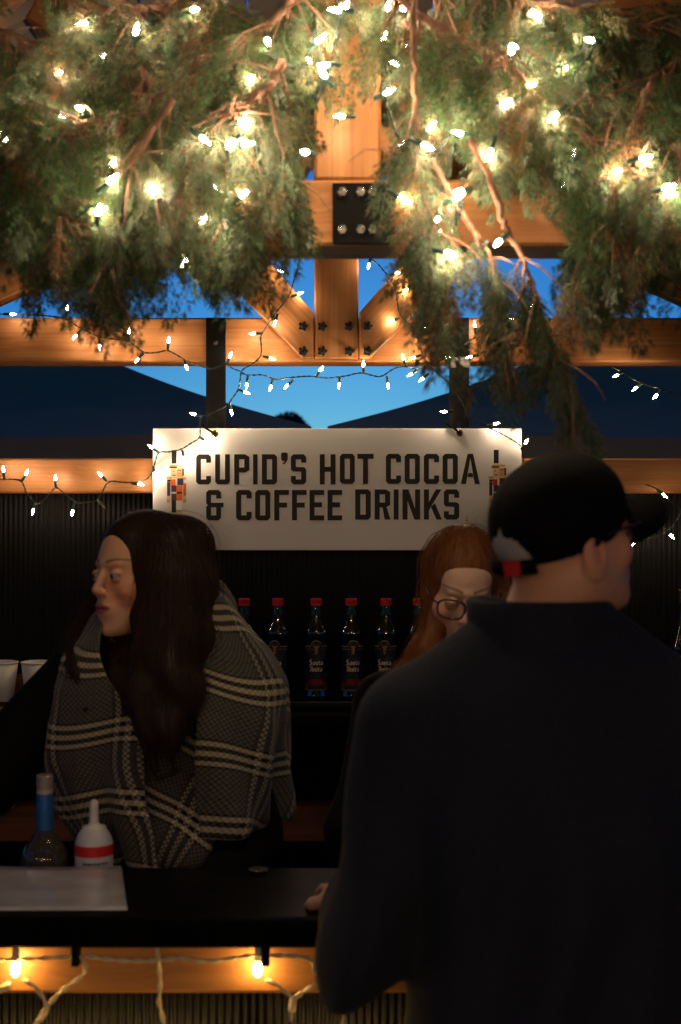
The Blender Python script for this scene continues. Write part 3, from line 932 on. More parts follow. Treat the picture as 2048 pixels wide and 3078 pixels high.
def bottle_parts():
    H = .3125; r = .0385
    out = {}
    b = MB(); prof = [(.0001,.001),(r-.006,0),(r-.001,.003),(r,.008),(r,.018),(r-.002,.022),(r-.0016,.190),(r-.001,.200),(r,.206),(r-.0015,.212),(.031,.224),(.0245,.236),(.0205,.247),(.0185,.256),(.0165,.262)]
    b.lathe(prof, 40); out['glass_body'] = (b, M_glass, True)
    b = MB(); b.lathe([(.0165,.262),(.0145,.275),(.013,.292),(.0128,.300)], 28); out['neck'] = (b, M_neck, True)
    b = MB(); pr = [(.0001,.3125),(.0168,.3125),(.0176,.3105)]
    for k in range(3):
        z = .3075-k*.0052
        pr += [(.0178,z+.002),(.0178,z-.0012),(.0166,z-.002),(.0166,z-.0028)]
    pr += [(.0178,.293),(.0178,.291),(.013,.291)]
    b.lathe(pr[::-1], 32); out['cap'] = (b, M_red, False)
    return out
def label_mesh():
    r = .0372
    b = MB()
    # dark label with a domed top
    n = 28; A = 1.15
    def top(a): 
        u = a*r
        return .168+(.018*math.sqrt(max(0, 1-(u/.017)**2)) if abs(u) < .017 else 0)
    for k in range(n):
        a0 = -A+2*A*k/n; a1 = -A+2*A*(k+1)/n
        b.add([on_can(r,a0,.030), on_can(r,a1,.030), on_can(r,a1,top(a1)), on_can(r,a0,top(a0))], [(0,1,2,3)], (.010,.012,.024))
        # gold border on top, thin gold line beneath
        b.add([on_can(r+.0003,a0,top(a0)-.0035), on_can(r+.0003,a1,top(a1)-.0035), on_can(r+.0003,a1,top(a1)), on_can(r+.0003,a0,top(a0))], [(0,1,2,3)], (.30,.20,.07))
        if abs(a0) > .25:
            b.add([on_can(r+.0003,a0,.157), on_can(r+.0003,a1,.157), on_can(r+.0003,a1,.1585), on_can(r+.0003,a0,.1585)], [(0,1,2,3)], (.28,.2,.09))
        # foot line
        b.add([on_can(r+.0003,a0,.0305), on_can(r+.0003,a1,.0305), on_can(r+.0003,a1,.033), on_can(r+.0003,a0,.033)], [(0,1,2,3)], (.28,.2,.09))
        # red ribbon band
        u = (a0+a1)/2
        if abs(u) < .62: z0, z1 = .046, .066
        elif abs(u) > .74: z0, z1 = .034, .056
        else: z0 = None
        if z0: b.add([on_can(r+.0004,a0,z0), on_can(r+.0004,a1,z0), on_can(r+.0004,a1,z1), on_can(r+.0004,a0,z1)], [(0,1,2,3)], (.24,.006,.009))
    # small orange stag head in the dome
    OR = (.40,.15,.03)
    for q in ([(-.004,.146),(.0,.140),(.004,.146),(.0055,.160),(-.0055,.160)], [(-.0085,.164),(-.002,.160),(.002,.160),(.0085,.164),(.004,.168),(-.004,.168)],
              [(-.010,.172),(-.0075,.164),(-.006,.165),(-.0085,.174)], [(.0075,.164),(.010,.172),(.0085,.174),(.006,.165)]):
        wrap_poly(b, q, r+.0005, OR)
    rnd = random.Random(8)
    for k in range(70):
        u = rnd.uniform(-.036,.036); z = rnd.choice([rnd.uniform(.070,.086), rnd.uniform(.122,.152)]); s_ = rnd.uniform(.0003,.0009)
        wrap_poly(b, [(u-s_*1.4,z-s_*.5),(u+s_*1.4,z-s_*.5),(u+s_*1.4,z+s_*.5),(u-s_*1.4,z+s_*.5)], r+.0004, (.3,.32,.34))
    wrap_poly(b, [(.008,.118),(.022,.126),(.026,.136),(.018,.134)], r+.0004, (.07,.075,.09))
    for q in ([(-.012,.0535),(.012,.0535),(.012,.0550),(-.012,.0550)], [(-.015,.0575),(.015,.0575),(.015,.0585),(-.015,.0585)]):
        wrap_poly(b, q, r+.0007, (.55,.35,.3))
    return b
def letters_mesh():
    b = MB(); r = .0379
    for word, z0 in (('Santa', .1085), ('Anita', .0885)):
        wtot = sum(ADV[c_] for c_ in word); k = .0022
        u = -wtot*k/2
        for c_ in word:
            for q in BL[c_]:
                wrap_poly(b, [(u+x*k, z0+z*k) for x, z in q], r, GOLD)
            u += ADV[c_]*k
    return b
parts = bottle_parts()
lab = label_mesh(); let = letters_mesh()
proto = {}
for nm, (b, mt, sm) in parts.items(): proto[nm] = b.build(nm, mt, None, smooth=sm)
proto['label_paper'] = lab.build('label_paper', M_label, None)
proto['lettering'] = let.build('lettering', M_label, None)
def bottle(x, d, z, label, rot):
    root = empty('liquor_bottle', (x, d, z), label, 'bottle', 'red capped bottles on the back shelf')
    root.rotation_euler = (0, 0, rot)
    for nm, o in proto.items():
        c_ = link_mesh(nm, o.data, root)
        if nm == 'lettering': c_.parent = lp
        if nm == 'label_paper': lp = c_
    return root
names = ['red capped dark bottle half hidden behind the plaid shoulder, leftmost of the row',
         'red capped dark bottle second in the row, its gold lettering partly behind the plaid scarf',
         'red capped dark bottle third in the row, its whole gold lettering in view',
         'red capped dark bottle fourth in the row, its red ribbon half covered',
         'red capped dark bottle fifth in the row, only neck and stag emblem in view',
         'red capped dark bottle sixth in the row, behind the auburn hair']
for i, (px, nm) in enumerate(zip((735, 835.5, 951, 1057, 1161, 1259), names)):
    bottle(at(px, 0, 4.42).x, 4.42, zr+.0005, nm, (.10,-.22,.03,.14,-.16,.25)[i])
for o in proto.values(): bpy.data.objects.remove(o)

# cream liqueur bottle at the right edge
def cream_bottle():
    d = 4.38; x = at(2058, 0, d).x
    root = empty('liqueur_bottle', (x, d, zr+.0005), 'dark bottle with red and gold arched label at the right edge', 'bottle')
    H = (2105-1770)/F*d
    b = MB(); b.lathe([(.0001,.001),(.034,0),(.0395,.004),(.040,.02),(.041,.10),(.0435,.145),(.0445,.160),(.044,.168),(.038,.185),(.031,.205),(.0245,.225),(.020,.245),(.0175,.265),(.0165,.30)], 40)
    b.build('glass_body', M_glass, root, smooth=True, local=True)
    b = MB(); b.lathe([(.0165,.30),(.018,.302),(.018,.334),(.0205,.336),(.0205,.342),(.0001,.342)], 32); b.build('cap', M_brass, root, local=True)
    b = MB(); r = .0432
    cz = .095; n = 24
    # arched red band edged with gold, gold oval beneath
    for k in range(n):
        t0 = math.pi*(.16+.68*k/n); t1 = math.pi*(.16+.68*(k+1)/n)
        for ra, rb, c_, off in ((.031,.050,(.30,.012,.012),.0006),(.0495,.051,GOLD,.0008),(.030,.0312,GOLD,.0008)):
            b.add([on_can(r+.0022+off, -math.cos(t)*q/r, cz+math.sin(t)*q*.75+.012) for t, q in ((t0,ra),(t1,ra),(t1,rb),(t0,rb))], [(0,1,2,3)], c_)
        t0 = 2*math.pi*k/n; t1 = 2*math.pi*(k+1)/n
        b.add([on_can(r+.0006, -math.cos(t)*q/r, cz-.006+math.sin(t)*q*.8) for t, q in ((t0,.017),(t1,.017),(t1,.026),(t0,.026))], [(0,1,2,3)], (.42,.22,.07))
        b.add([on_can(r+.0004, -math.cos(t)*q/r, cz-.006+math.sin(t)*q*.8) for t, q in ((t0,.0),(t1,.0),(t1,.017),(t0,.017))], [(0,1,2,3)], (.04,.06,.03))
    lp = b.build('label_paper', M_label, root, local=True)
    b = MB(); word = 'BAILEYS'
    for i, ch in enumerate(word):
        w, polys = glyph(ch)
        t = math.pi*(.225+.55*(i+.5)/len(word))
        for q in polys:
            pts = []
            for gx, gz in q:
                lx = (gx-w/2)*.0085; lz = (gz-.5)*.0105
                rr_ = .0405+lz
                ta = t+lx/.0405*1.05
                pts.append(on_can(r+.0036, -math.cos(ta)*rr_/r, cz+math.sin(ta)*rr_*.75+.012))
            b.poly(pts, GOLD)
    b.build('lettering', M_label, lp, local=True)
    b = MB()   # gold numeral on the shoulder
    for cz_, rad in ((.196,.0055),(.186,.0065)):
        pts = [on_can(.0395-(cz_+rad*math.sin(a)-.186)*.36, (-.012+rad*.8*math.cos(a))/.033-.15, cz_+rad*math.sin(a)) for a in [2*math.pi*k/16 for k in range(17)]]
        b.tube(pts, .0011, 5, cap=False)
    b.build('numeral', M_brass, root, local=True)
cream_bottle()

# ------------------------------------------------------------------ things on the bar
WZ = .9505
def blue_bottle():
    d = 2.67; x = at(135, 0, d).x
    root = empty('spirit_bottle', (x, d, WZ), 'clear spirit bottle with blue neck sleeve beside the squeeze bottle', 'bottle')
    m, nt, bs = new_mat('clear glass'); bs.inputs['Base Color'].default_value = (.10,.085,.06,1); bs.inputs['Roughness'].default_value = .05; bs.inputs['Transmission Weight'].default_value = .55
    b = MB(); b.lathe([(.0001,.001),(.038,0),(.0435,.005),(.044,.02),(.044,.095),(.042,.112),(.035,.126),(.025,.138),(.0185,.148),(.016,.156)], 40); b.build('glass_body', m, root, smooth=True, local=True)
    b = MB(); b.lathe([(.0165,.150),(.0165,.165),(.0158,.216),(.0150,.222)], 32); b.build('neck_sleeve', plain('blue foil', (.015,.11,.33), .35, .2, .5, vscale=90), root, smooth=True, local=True)
    b = MB(); b.lathe([(.0152,.222),(.0152,.230)], 32); b.build('neck_ring', plain('pale foil', (.45,.36,.30), .4), root, local=True)
    b = MB(); b.lathe([(.0146,.230),(.0146,.236),(.0156,.236),(.0156,.254),(.014,.257),(.0001,.257)], 32); b.build('cap', plain('pale cap', (.32,.27,.25), .4, .3), root, local=True)
    b = MB(); b.lathe([(.0447,.012),(.0447,.088)], 30, a0=-2.6, a1=-.5); b.build('label_paper', plain('dark label', (.025,.022,.02), .4), root, smooth=True, local=True)
blue_bottle()
def squeeze_bottle():
    d = 2.655; x = at(283, 0, d).x
    root = empty('squeeze_bottle', (x, d, WZ), 'white squeeze bottle with a red band and pointed nozzle on the bar', 'bottle')
    mw = plain('white plastic', (.52,.53,.52), .35, 0, .45, var=.08, sss=0)
    b = MB(); b.lathe([(.0001,.0),(.033,0),(.0355,.004),(.0355,.120),(.0350,.134),(.031,.146),(.025,.156),(.021,.160)], 40); b.build('bottle_body', mw, root, smooth=True, local=True)
    b = MB(); b.lathe([(.0222,.1585),(.0222,.163),(.011,.166),(.0085,.172),(.0082,.195),(.0088,.198),(.0078,.208),(.004,.2125),(.0001,.213)], 28); b.build('nozzle', plain('ivory plastic', (.62,.58,.50), .4), root, smooth=True, local=True)
    b = MB(); b.lathe([(.0359,.112),(.0359,.132)], 40); b.build('red_band', plain('red band', (.60,.02,.015), .35), root, smooth=True, local=True)
    b = MB(); rnd = random.Random(2)
    for k, (z, h, w) in enumerate(((.098,.004,.044),(.088,.006,.034),(.079,.003,.046),(.072,.003,.046),(.060,.005,.04),(.05,.003,.046),(.043,.003,.03))):
        u0 = -.012-(.01 if k % 2 else .004)
        while u0 < -.012+w:
            du = rnd.uniform(.003,.008)
            wrap_poly(b, [(u0,z),(u0+du,z),(u0+du,z+h),(u0,z+h)], .0361, (.11,.11,.07)); u0 += du+.0012
    b.build('label_print', M_print, root, local=True)
squeeze_bottle()
# laminated menu sheet lying on the bar
m, nt, bs = new_mat('laminated sheet')
tc = node(nt, 'ShaderNodeTexCoord'); mp = node(nt, 'ShaderNodeVectorMath', operation='MULTIPLY'); mp.inputs[1].default_value = (9, 14, 1)
nt.links.new(tc.outputs['Object'], mp.inputs[0]); nz = node(nt, 'ShaderNodeTexNoise'); nz.inputs['Scale'].default_value = 1.0; nz.inputs['Detail'].default_value = 2
nt.links.new(mp.outputs[0], nz.inputs['Vector']); cr = node(nt, 'ShaderNodeValToRGB'); e = cr.color_ramp.elements
e[0].position = .38; e[0].color = (.44,.40,.39,1); e[1].position = .70; e[1].color = (.56,.53,.52,1)
nt.links.new(nz.outputs['Fac'], cr.inputs[0]); nt.links.new(cr.outputs[0], bs.inputs['Base Color'])
bs.inputs['Roughness'].default_value = .13; bs.inputs['Specular IOR Level'].default_value = .6
SHEET = empty('menu_sheet', (-.55, 2.44, 1.0505), 'pale laminated sheet lying on the bar in front of the bottles', 'sheet')
n = 10; V = []; Fq = []
a = [(-.86,2.315),(-.347,2.318),(-.400,2.595),(-.86,2.588)]
for i in range(n+1):
    for j in range(n+1):
        u, w = i/n, j/n
        x = (a[0][0]*(1-u)+a[1][0]*u)*(1-w)+(a[3][0]*(1-u)+a[2][0]*u)*w
        y = (a[0][1]*(1-u)+a[1][1]*u)*(1-w)+(a[3][1]*(1-u)+a[2][1]*u)*w
        V.append((x, y, 1.0515+.0025*math.sin(u*5+1)*w+.004*w*w))
for i in range(n):
    for j in range(n):
        k = i*(n+1)+j; Fq.append((k, k+n+1, k+n+2, k+1))
b = MB(); b.add(V, Fq); o = b.build('sheet', m, SHEET, smooth=True)
so = o.modifiers.new('thickness', 'SOLIDIFY'); so.thickness = .0008
# small tin on the far edge of the bar
q = at(778, 2618, 2.57)
root = empty('tin_lid', (q.x, 2.56, 1.0503), 'small shiny tin lid near the back edge of the bar', 'lid')
b = MB(); b.lathe([(.0001,.001),(.0165,0),(.0165,.006),(.0175,.0072),(.0165,.0085),(.014,.0075),(.0001,.0072)], 30); b.build('lid_disc', plain('bright tin', (.6,.55,.48), .2, 1.0), root, smooth=True, local=True)
# plastic jug under the shelf at the left edge
q = at(-8, 2262, 4.40)
root = empty('plastic_jug', (q.x, 4.46, zr1+.0005), 'pale bluish jug half out of frame below the shelf', 'jug')
b = MB(); b.lathe([(.0001,0),(.035,0),(.042,.006),(.042,.15),(.037,.175),(.022,.20),(.018,.215),(.018,.225),(.0001,.227)], 30); b.build('jug_body', plain('milky plastic', (.42,.52,.55), .3), root, smooth=True, local=True)
b = MB(); b.lathe([(.0195,.2255),(.0195,.243),(.0001,.244)], 24); b.build('cap', plain('blue cap', (.1,.2,.4), .4), root, local=True)

# ------------------------------------------------------------------ string lights
M_wire = plain('green wire', (.018,.035,.025), .4, 0, .5)
M_socket = plain('green socket', (.025,.075,.05), .35, 0, .5)
M_wirec = plain('cream wire', (.62,.52,.30), .4, 0, .5)
M_glow = glow('lit mini bulb', (1.0, .75, .49), BULB_L*.62)
M_glowb = glow('lit mini bulb in the cedar', (1.0, .76, .49), BULB_L)
M_glowbar = glow('lit warm bulb', (1.0, .60, .19), 150.0)
M_dead = plain('unlit bulb', (.25,.2,.15), .15, 0, .6)

def small_mesh(name, prof, n, mat):
    b = MB(); b.lathe(prof, n)
    me = bpy.data.meshes.new(name); me.from_pydata(b.v, [], b.f); me.materials.append(mat)
    me.polygons.foreach_set('use_smooth', [True]*len(me.polygons)); me.update()
    return me
prof_b = [(.0022,.0),(.0036,.004),(.0036,.009),(.0022,.014),(.0006,.0195),(.00005,.020)]
bulb_me = small_mesh('bulb', prof_b, 8, M_glow)
bulb_bough = small_mesh('bulb', prof_b, 8, M_glowb)
dead_me = small_mesh('bulb', prof_b, 8, M_dead)
sock_me = small_mesh('socket', [(.0022,-.022),(.0042,-.020),(.0046,-.004),(.0036,.0005),(.002,.0008)], 8, M_socket)
bulb_big = small_mesh('bulb', [(.003,.0),(.0062,.004),(.0072,.011),(.0062,.018),(.003,.023),(.0001,.0245)], 10, M_glowbar)
sock_big = small_mesh('socket', [(.003,-.024),(.006,-.022),(.0064,-.004),(.005,.0006),(.003,.001)], 10, M_wirec)

def smooth_path(pts, k=6):
    P_ = [Vector(p) for p in pts]
    out = []
    for i in range(len(P_)-1):
        p0 = P_[max(i-1,0)]; p1 = P_[i]; p2 = P_[i+1]; p3 = P_[min(i+2,len(P_)-1)]
        m = max(2, int((p2-p1).length/.009)) if k is None else k
        for j in range(m):
            t = j/m
            out.append(.5*((2*p1)+(p2-p0)*t+(2*p0-5*p1+4*p2-p3)*t*t+(3*p1-p0-3*p2+p3)*t**3))
    out.append(P_[-1])
    return out

def twisted(b, path, r=.0015, off=.0017, pitch=.035, n=5, ph=0.0):
    """two wires wound round each other"""
    P_ = smooth_path(path, None)
    for w in range(2):
        s_ = 0; pts = []; up = None
        for i, p in enumerate(P_):
            if i: s_ += (p-P_[i-1]).length
            t = (P_[min(i+1,len(P_)-1)]-P_[max(i-1,0)]).normalized()
            up = Vector((0,-1,.2)) if up is None else up
            up = (up-t*up.dot(t)).normalized(); v = t.cross(up)
            a = 2*math.pi*s_/pitch+w*math.pi+ph
            pts.append(p+(up*math.cos(a)+v*math.sin(a))*off)
        b.tube(pts, r, n)

def aim(o, frm, to):
    d = (Vector(to)-Vector(frm))
    o.rotation_euler = d.to_track_quat('Z', 'Y').to_euler()

def add_bulb(root, base, tip, bme, sme, socklen=.022):
    """base: where the socket leaves the wire; tip: where the bulb points"""
    base = Vector(base); tip = Vector(tip)
    d = (tip-base).normalized()
    o = link_mesh('bulb', bme, root)
    o.location = base+d*socklen-worldloc(root); aim(o, base, tip)
    link_mesh('socket', sme, o)
    return o

def strand(label, path, bulbs, d, name='string_light', wmat=None, big=False, dd=0.0, group='string lights on the rear truss'):
    pts = [at(p[0], p[1], p[2] if len(p) > 2 else d) for p in path]
    root = empty(name, pts[len(pts)//2], label, 'string light', group)
    b = MB(); twisted(b, pts, *((.0022,.0022,.05) if big else ()))
    b.build('wire', wmat or M_wire, root, smooth=True)
    rnd = random.Random(len(path)*7+len(bulbs))
    for q in bulbs:
        (ax, ay), (tx, ty) = q[0], q[1]
        dq = q[2] if len(q) > 2 and q[2] else d
        a = at(ax, ay, dq); t = at(tx, ty, dq+(q[4] if len(q) > 4 else rnd.uniform(-.008,.008)))
        v = t-a
        bme, sme = (bulb_big, sock_big) if big else (bulb_me, sock_me)
        if len(q) > 3 and q[3] == 'dead': bme = dead_me
        add_bulb(root, a, a+v.normalized()*.03 if v.length < .004 else t, bme, sme)
    return root

D1 = 4.435
strand('string of mini lights along the upper left beam to the left strap',
       [(-60,938,4.47),(0,944,4.47),(60,945,4.47),(150,950,4.47),(205,962),(240,985),(300,1012),(350,1020),(388,1026),(432,1058),(470,1060),(505,1054),(545,1075),(570,1090),(610,1103),(640,1108),(678,1096),(700,1108),(724,1116)],
       [((10,944),(58,945)),((198,955),(204,920)),((245,990),(226,1012)),((300,1014),(300,1050)),((386,1024),(389,992)),((433,1060),(412,1084)),((504,1052),(508,1016)),((553,1080),(557,1092),4.40),((682,1096),(695,1062))], D1)
strand('swag of mini lights hanging below the king post between the straps',
       [(724,1118),(745,1128),(790,1127),(830,1140),(870,1135),(930,1131),(985,1136),(1040,1130),(1085,1121),(1130,1131),(1150,1130),(1185,1108),(1215,1102),(1260,1110),(1300,1098),(1345,1070),(1352,1062)],
       [((745,1130),(741,1168)),((820,1138),(814,1164)),((882,1141),(876,1147)),((950,1131),(956,1123),4.40),((1022,1132),(1020,1152)),((1093,1124),(1093,1086)),((1163,1130),(1168,1172)),((1220,1102),(1213,1078)),((1258,1110),(1249,1116))], D1)
strand('string of mini lights down the left strut and over the left sign corner',
       [(925,742,4.40),(905,772),(893,815),(882,850),(871,885),(850,915),(826,945),(800,985),(785,1010),(786,1045),(784,1068),(765,1090),(738,1105),(726,1118),(722,1145),(718,1168),(700,1195),(682,1218),(650,1236),(625,1248),(605,1252),(602,1285),(600,1315),(575,1332),(545,1350),(510,1358),(478,1360),(468,1385),(455,1425),(430,1445),(385,1450),(330,1448),(312,1470),(300,1495),(290,1505),(240,1512),(222,1505),(190,1480),(167,1466),(145,1490),(120,1512),(105,1512),(80,1480),(66,1448),(40,1440),(0,1440),(-60,1420)],
       [((872,825),(836,812)),((875,893),(894,885)),((835,942),(829,962),4.40),((790,1001),(756,1003)),((790,1070),(822,1080)),((715,1170),(757,1186)),((690,1210),(697,1242)),((610,1252),(560,1238)),((600,1313),(622,1328)),((548,1352),(557,1388)),((478,1360),(444,1336)),((460,1400),(468,1440),4.46),((395,1452),(415,1455)),((322,1447),(296,1420)),((293,1500),(318,1530),None,'dead'),((225,1512),(216,1550)),((168,1466),(167,1424)),((105,1508),(99,1540)),((66,1446),(84,1414)),((14,1440),(10,1406))], D1)
strand('string of mini lights down the right strut and past the right strap to the sign',
       [(1105,735,4.42),(1112,772),(1140,798),(1165,828),(1185,858),(1193,890),(1198,930),(1208,952),(1230,972),(1258,997),(1264,1035),(1272,1068),(1290,1098),(1315,1122),(1350,1152),(1385,1200),(1412,1258),(1440,1268),(1462,1282),(1500,1300),(1545,1325),(1568,1345),(1574,1390,4.455)],
       [((1116,770),(1108,802)),((1168,828),(1192,822)),((1193,882),(1215,874)),((1203,955),(1170,966),4.445),((1258,996),(1288,981)),((1268,1066),(1232,1080)),((1290,1122),(1266,1142)),((1364,1236),(1326,1238)),((1464,1282),(1510,1268)),((1566,1352),(1584,1326))], D1)
strand('string of mini lights on the beam right of the right strap',
       [(1352,1066,4.47),(1415,1022),(1430,1012),(1440,990),(1460,975),(1490,962),(1520,958),(1560,955,4.50),(1640,948,4.52)],
       [((1316,1070),(1348,1074)),((1430,1004),(1426,966)),((1440,1066),(1416,1072)),((1505,960),(1538,960)),((1590,952,),(1598,928))], D1)
strand('three mini lights on a wire below the beam at the right edge',
       [(1838,1100,4.47),(1852,1108),(1875,1120),(1905,1140),(1950,1158),(1985,1168),(2020,1180),(2075,1192)],
       [((1876,1118),(1855,1128)),((1932,1148),(1912,1166)),((1992,1170),(1966,1196))], D1)
strand('mini lights on a thin wire behind the cap brim',
       [(1940,1455),(1980,1472),(2000,1490),(2025,1515),(2048,1535),(2030,1570),(2012,1590),(1975,1612),(1930,1622),(1905,1628)],
       [((1975,1470),(2003,1494)),((2000,1590),(2020,1612)),((1925,1618),(1902,1636))], 4.44)

# bar front: cream wire with warm bulbs hanging in front of the timber rail
strand('cream wired warm lights looped along the bar front', 
       [(-120,2900),(0,2885),(100,2882),(220,2876),(250,2885),(255,2925),(225,2950),(190,2975),(160,3005),(140,3030),(110,3075),(130,3110)], [((48,2850),(46,2945),2.29,None,0)], 2.288, big=True, wmat=M_wirec, group='warm lights on the bar front')
strand('cream wired warm light at the middle of the bar front', 
       [(255,2872),(340,2884),(420,2888),(480,2886),(540,2880),(620,2888),(700,2880),(760,2872),(840,2872),(930,2882),(945,2915),(965,2945),(1000,2965),(1020,3010),(1035,3060),(1020,3120),(1010,3200)], [((1012,3140),(1004,3240),2.28,None,0),((776,2850),(775,2945),2.29,None,0),((1010,2960),(1020,3020),2.285,'dead',0)], 2.286, big=True, wmat=M_wirec, group='warm lights on the bar front')
strand('cream wire loops dropping below the bar rail', 
       [(472,2850),(478,2900),(482,2960),(478,3010),(490,3060),(500,3120),(505,3180)], [((505,3160),(500,3250),2.28,None,0)], 2.284, big=True, wmat=M_wirec, group='warm lights on the bar front')
strand('cream wire loop from the left bulb under the rail', 
       [(70,2945),(105,2965),(130,3000),(142,3030),(130,3060),(105,3080),(100,3130),(110,3180)], [((110,3160),(115,3250),2.28,None,0),((30,2960),(-30,2990),2.285,'dead',0)], 2.284, big=True, wmat=M_wirec, group='warm lights on the bar front')
strand('cream wire loop right of the middle bulb', 
       [(800,2945),(840,2965),(870,2990),(885,3000),(920,2975),(950,2960)], [((882,2998),(876,3060),2.285,'dead',0)], 2.284, big=True, wmat=M_wirec, group='warm lights on the bar front')
for px, lb in ((232, 'black clip holding the cream wire at the left of the bar rail'), (800, 'black clip holding the cream wire by the middle warm bulb')):
    q = at(px, 2865, 2.30)
    b = MB(); b.cbox((q.x-.007, 2.279, q.z-.016), (q.x+.007, 2.2795+.02, q.z+.018), .002)
    o = b.build('wire_clip', M_steel); tag(o, lb, 'clip', 'wire clips')

# ------------------------------------------------------------------ lights wound through the cedar boughs
def bough_strand(label, pts, d0, seed, run=()):
    """run: unseen end of the strand, added under the roof overhang for warm light"""
    rnd = random.Random(seed)
    P_ = []
    for (x, y) in pts:
        P_.append(Vector(at(x, y, d0+rnd.uniform(-.07,.07))))
    P_ += [Vector(q) for q in run]
    nvis = len(pts)
    root = empty('bough_light', P_[len(P_)//2], label, 'string light', 'mini lights wound through the cedar')
    path = []
    for i, p in enumerate(P_):
        path.append(p+Vector((rnd.uniform(-.015,.015), .022, rnd.uniform(-.006,.022))))
        if i+1 < len(P_):
            m = (p+P_[i+1])/2; path.append(m+Vector((rnd.uniform(-.02,.02), .05, -.02-rnd.uniform(0,.03))))
    b = MB(); twisted(b, path); b.build('wire', M_wire, root, smooth=True)
    for i, p in enumerate(P_):
        v = Vector((rnd.uniform(-1,1), rnd.uniform(-.9,.1), rnd.uniform(-.7,.8))).normalized()
        add_bulb(root, p-v*.03, p, bulb_bough, sock_me)
        if i+1 < nvis and i % 2 == 0:  # extra bulbs added deeper in the foliage as fill light
            q = (p+P_[i+1])/2+Vector((rnd.uniform(-.03,.03), .075+rnd.uniform(0,.05), rnd.uniform(-.05,.02)))
            add_bulb(root, q-v*.03, q, bulb_bough, sock_me)
bough_strand('mini lights in the cedar at the upper left corner', [(240,325),(180,215),(250,70),(410,90),(585,28)], 2.36, 1)
bough_strand('mini lights in the cedar along the left edge', [(13,415),(100,530),(297,635),(337,540),(340,490)], 2.24, 2)
bough_strand('mini lights in the cedar left of the king post', [(805,125),(963,118),(975,195),(972,222),(755,235)], 2.30, 3)
bough_strand('dense cluster of mini lights in the middle of the left cedar', [(615,420),(695,430),(735,365),(742,432),(917,457)], 2.26, 4)
bough_strand('mini lights low in the left cedar above the strut', [(463,570),(645,570),(735,582),(775,585),(610,660),(425,742)], 2.22, 5)
bough_strand('mini lights at the very top round the king post', [(1235,145),(1218,25),(1168,18),(1040,18),(1010,30)], 2.33, 6, [(.0,2.26,2.66),(.10,2.20,2.72)])  # run bulbs hang out of view, added for warm light
bough_strand('mini lights in the cedar at the upper right', [(1537,157),(1543,140),(1700,200),(1773,120),(1615,45)], 2.36, 7)
bough_strand('mini lights right of the king post above the steel plate', [(1168,275),(1295,380),(1283,440),(1378,400),(1215,600)], 2.26, 8)
bough_strand('mini lights in the middle of the right cedar', [(1595,255),(1530,305),(1665,350),(1725,463),(1473,463)], 2.28, 9)
bough_strand('mini lights in the cedar at the right edge', [(2010,585),(1938,475),(1857,515),(2008,562)], 2.24, 10)
bough_strand('mini lights low in the right cedar below the plate', [(1380,575),(1377,592),(1380,622),(1352,762),(1497,730)], 2.20, 11)

# festoon lights on the added stalls across the lane: they show as rows of glints in the bottles
M_glowfest = glow('lit festoon bulb', (1.0, .68, .42), 235.0)
fest_me = small_mesh('bulb', [(.006,.0),(.016,.010),(.022,.026),(.022,.036),(.014,.050),(.0005,.057)], 10, M_glowfest)
fsock_me = small_mesh('socket', [(.004,-.045),(.012,-.040),(.014,-.004),(.010,.001)], 10, plain('black socket', (.01,.01,.01), .5))
def festoon(label, x0, x1, y, z, n):
    root = empty('festoon_light', ((x0+x1)/2, y, z), label, 'string light', 'festoon lights across the lane')
    pts = [Vector((x0+(x1-x0)*k/(4*n), y+.02*math.sin(k*1.7), z-.10*abs(math.sin(math.pi*k/8)))) for k in range(4*n+1)]
    b = MB(); b.tube(pts, .004, 6); b.build('wire', M_steel, root, smooth=True)
    for k in range(n):
        p = pts[4*k+2]
        add_bulb(root, p, p+Vector((0,0,-.1)), fest_me, fsock_me, .045)
festoon('upper row of festoon bulbs on the stalls across the lane', -3.4, 3.4, -2.05, 2.30, 22)
festoon('lower row of festoon bulbs on the stalls across the lane', -3.4, 3.4, -2.25, 1.95, 18)

# ------------------------------------------------------------------ cedar boughs
M_bark = plain('cedar bark', (.23,.125,.08), .85, 0, .25, var=.4, vscale=90, bump=.4, bscale=250)
m, nt, bs = new_mat('cedar foliage')
va = node(nt, 'ShaderNodeVertexColor', layer_name='print')
nt.links.new(va.outputs['Color'], bs.inputs['Base Color'])
bs.inputs['Roughness'].default_value = .5; bs.inputs['Specular IOR Level'].default_value = .35
tb = node(nt, 'ShaderNodeBsdfTranslucent'); nt.links.new(va.outputs['Color'], tb.inputs[0])
ms = node(nt, 'ShaderNodeMixShader'); ms.inputs[0].default_value = .22
out = [n for n in nt.nodes if n.type == 'OUTPUT_MATERIAL'][0]
nt.links.new(bs.outputs[0], ms.inputs[1]); nt.links.new(tb.outputs[0], ms.inputs[2]); nt.links.new(ms.outputs[0], out.inputs[0])
M_cedar = m

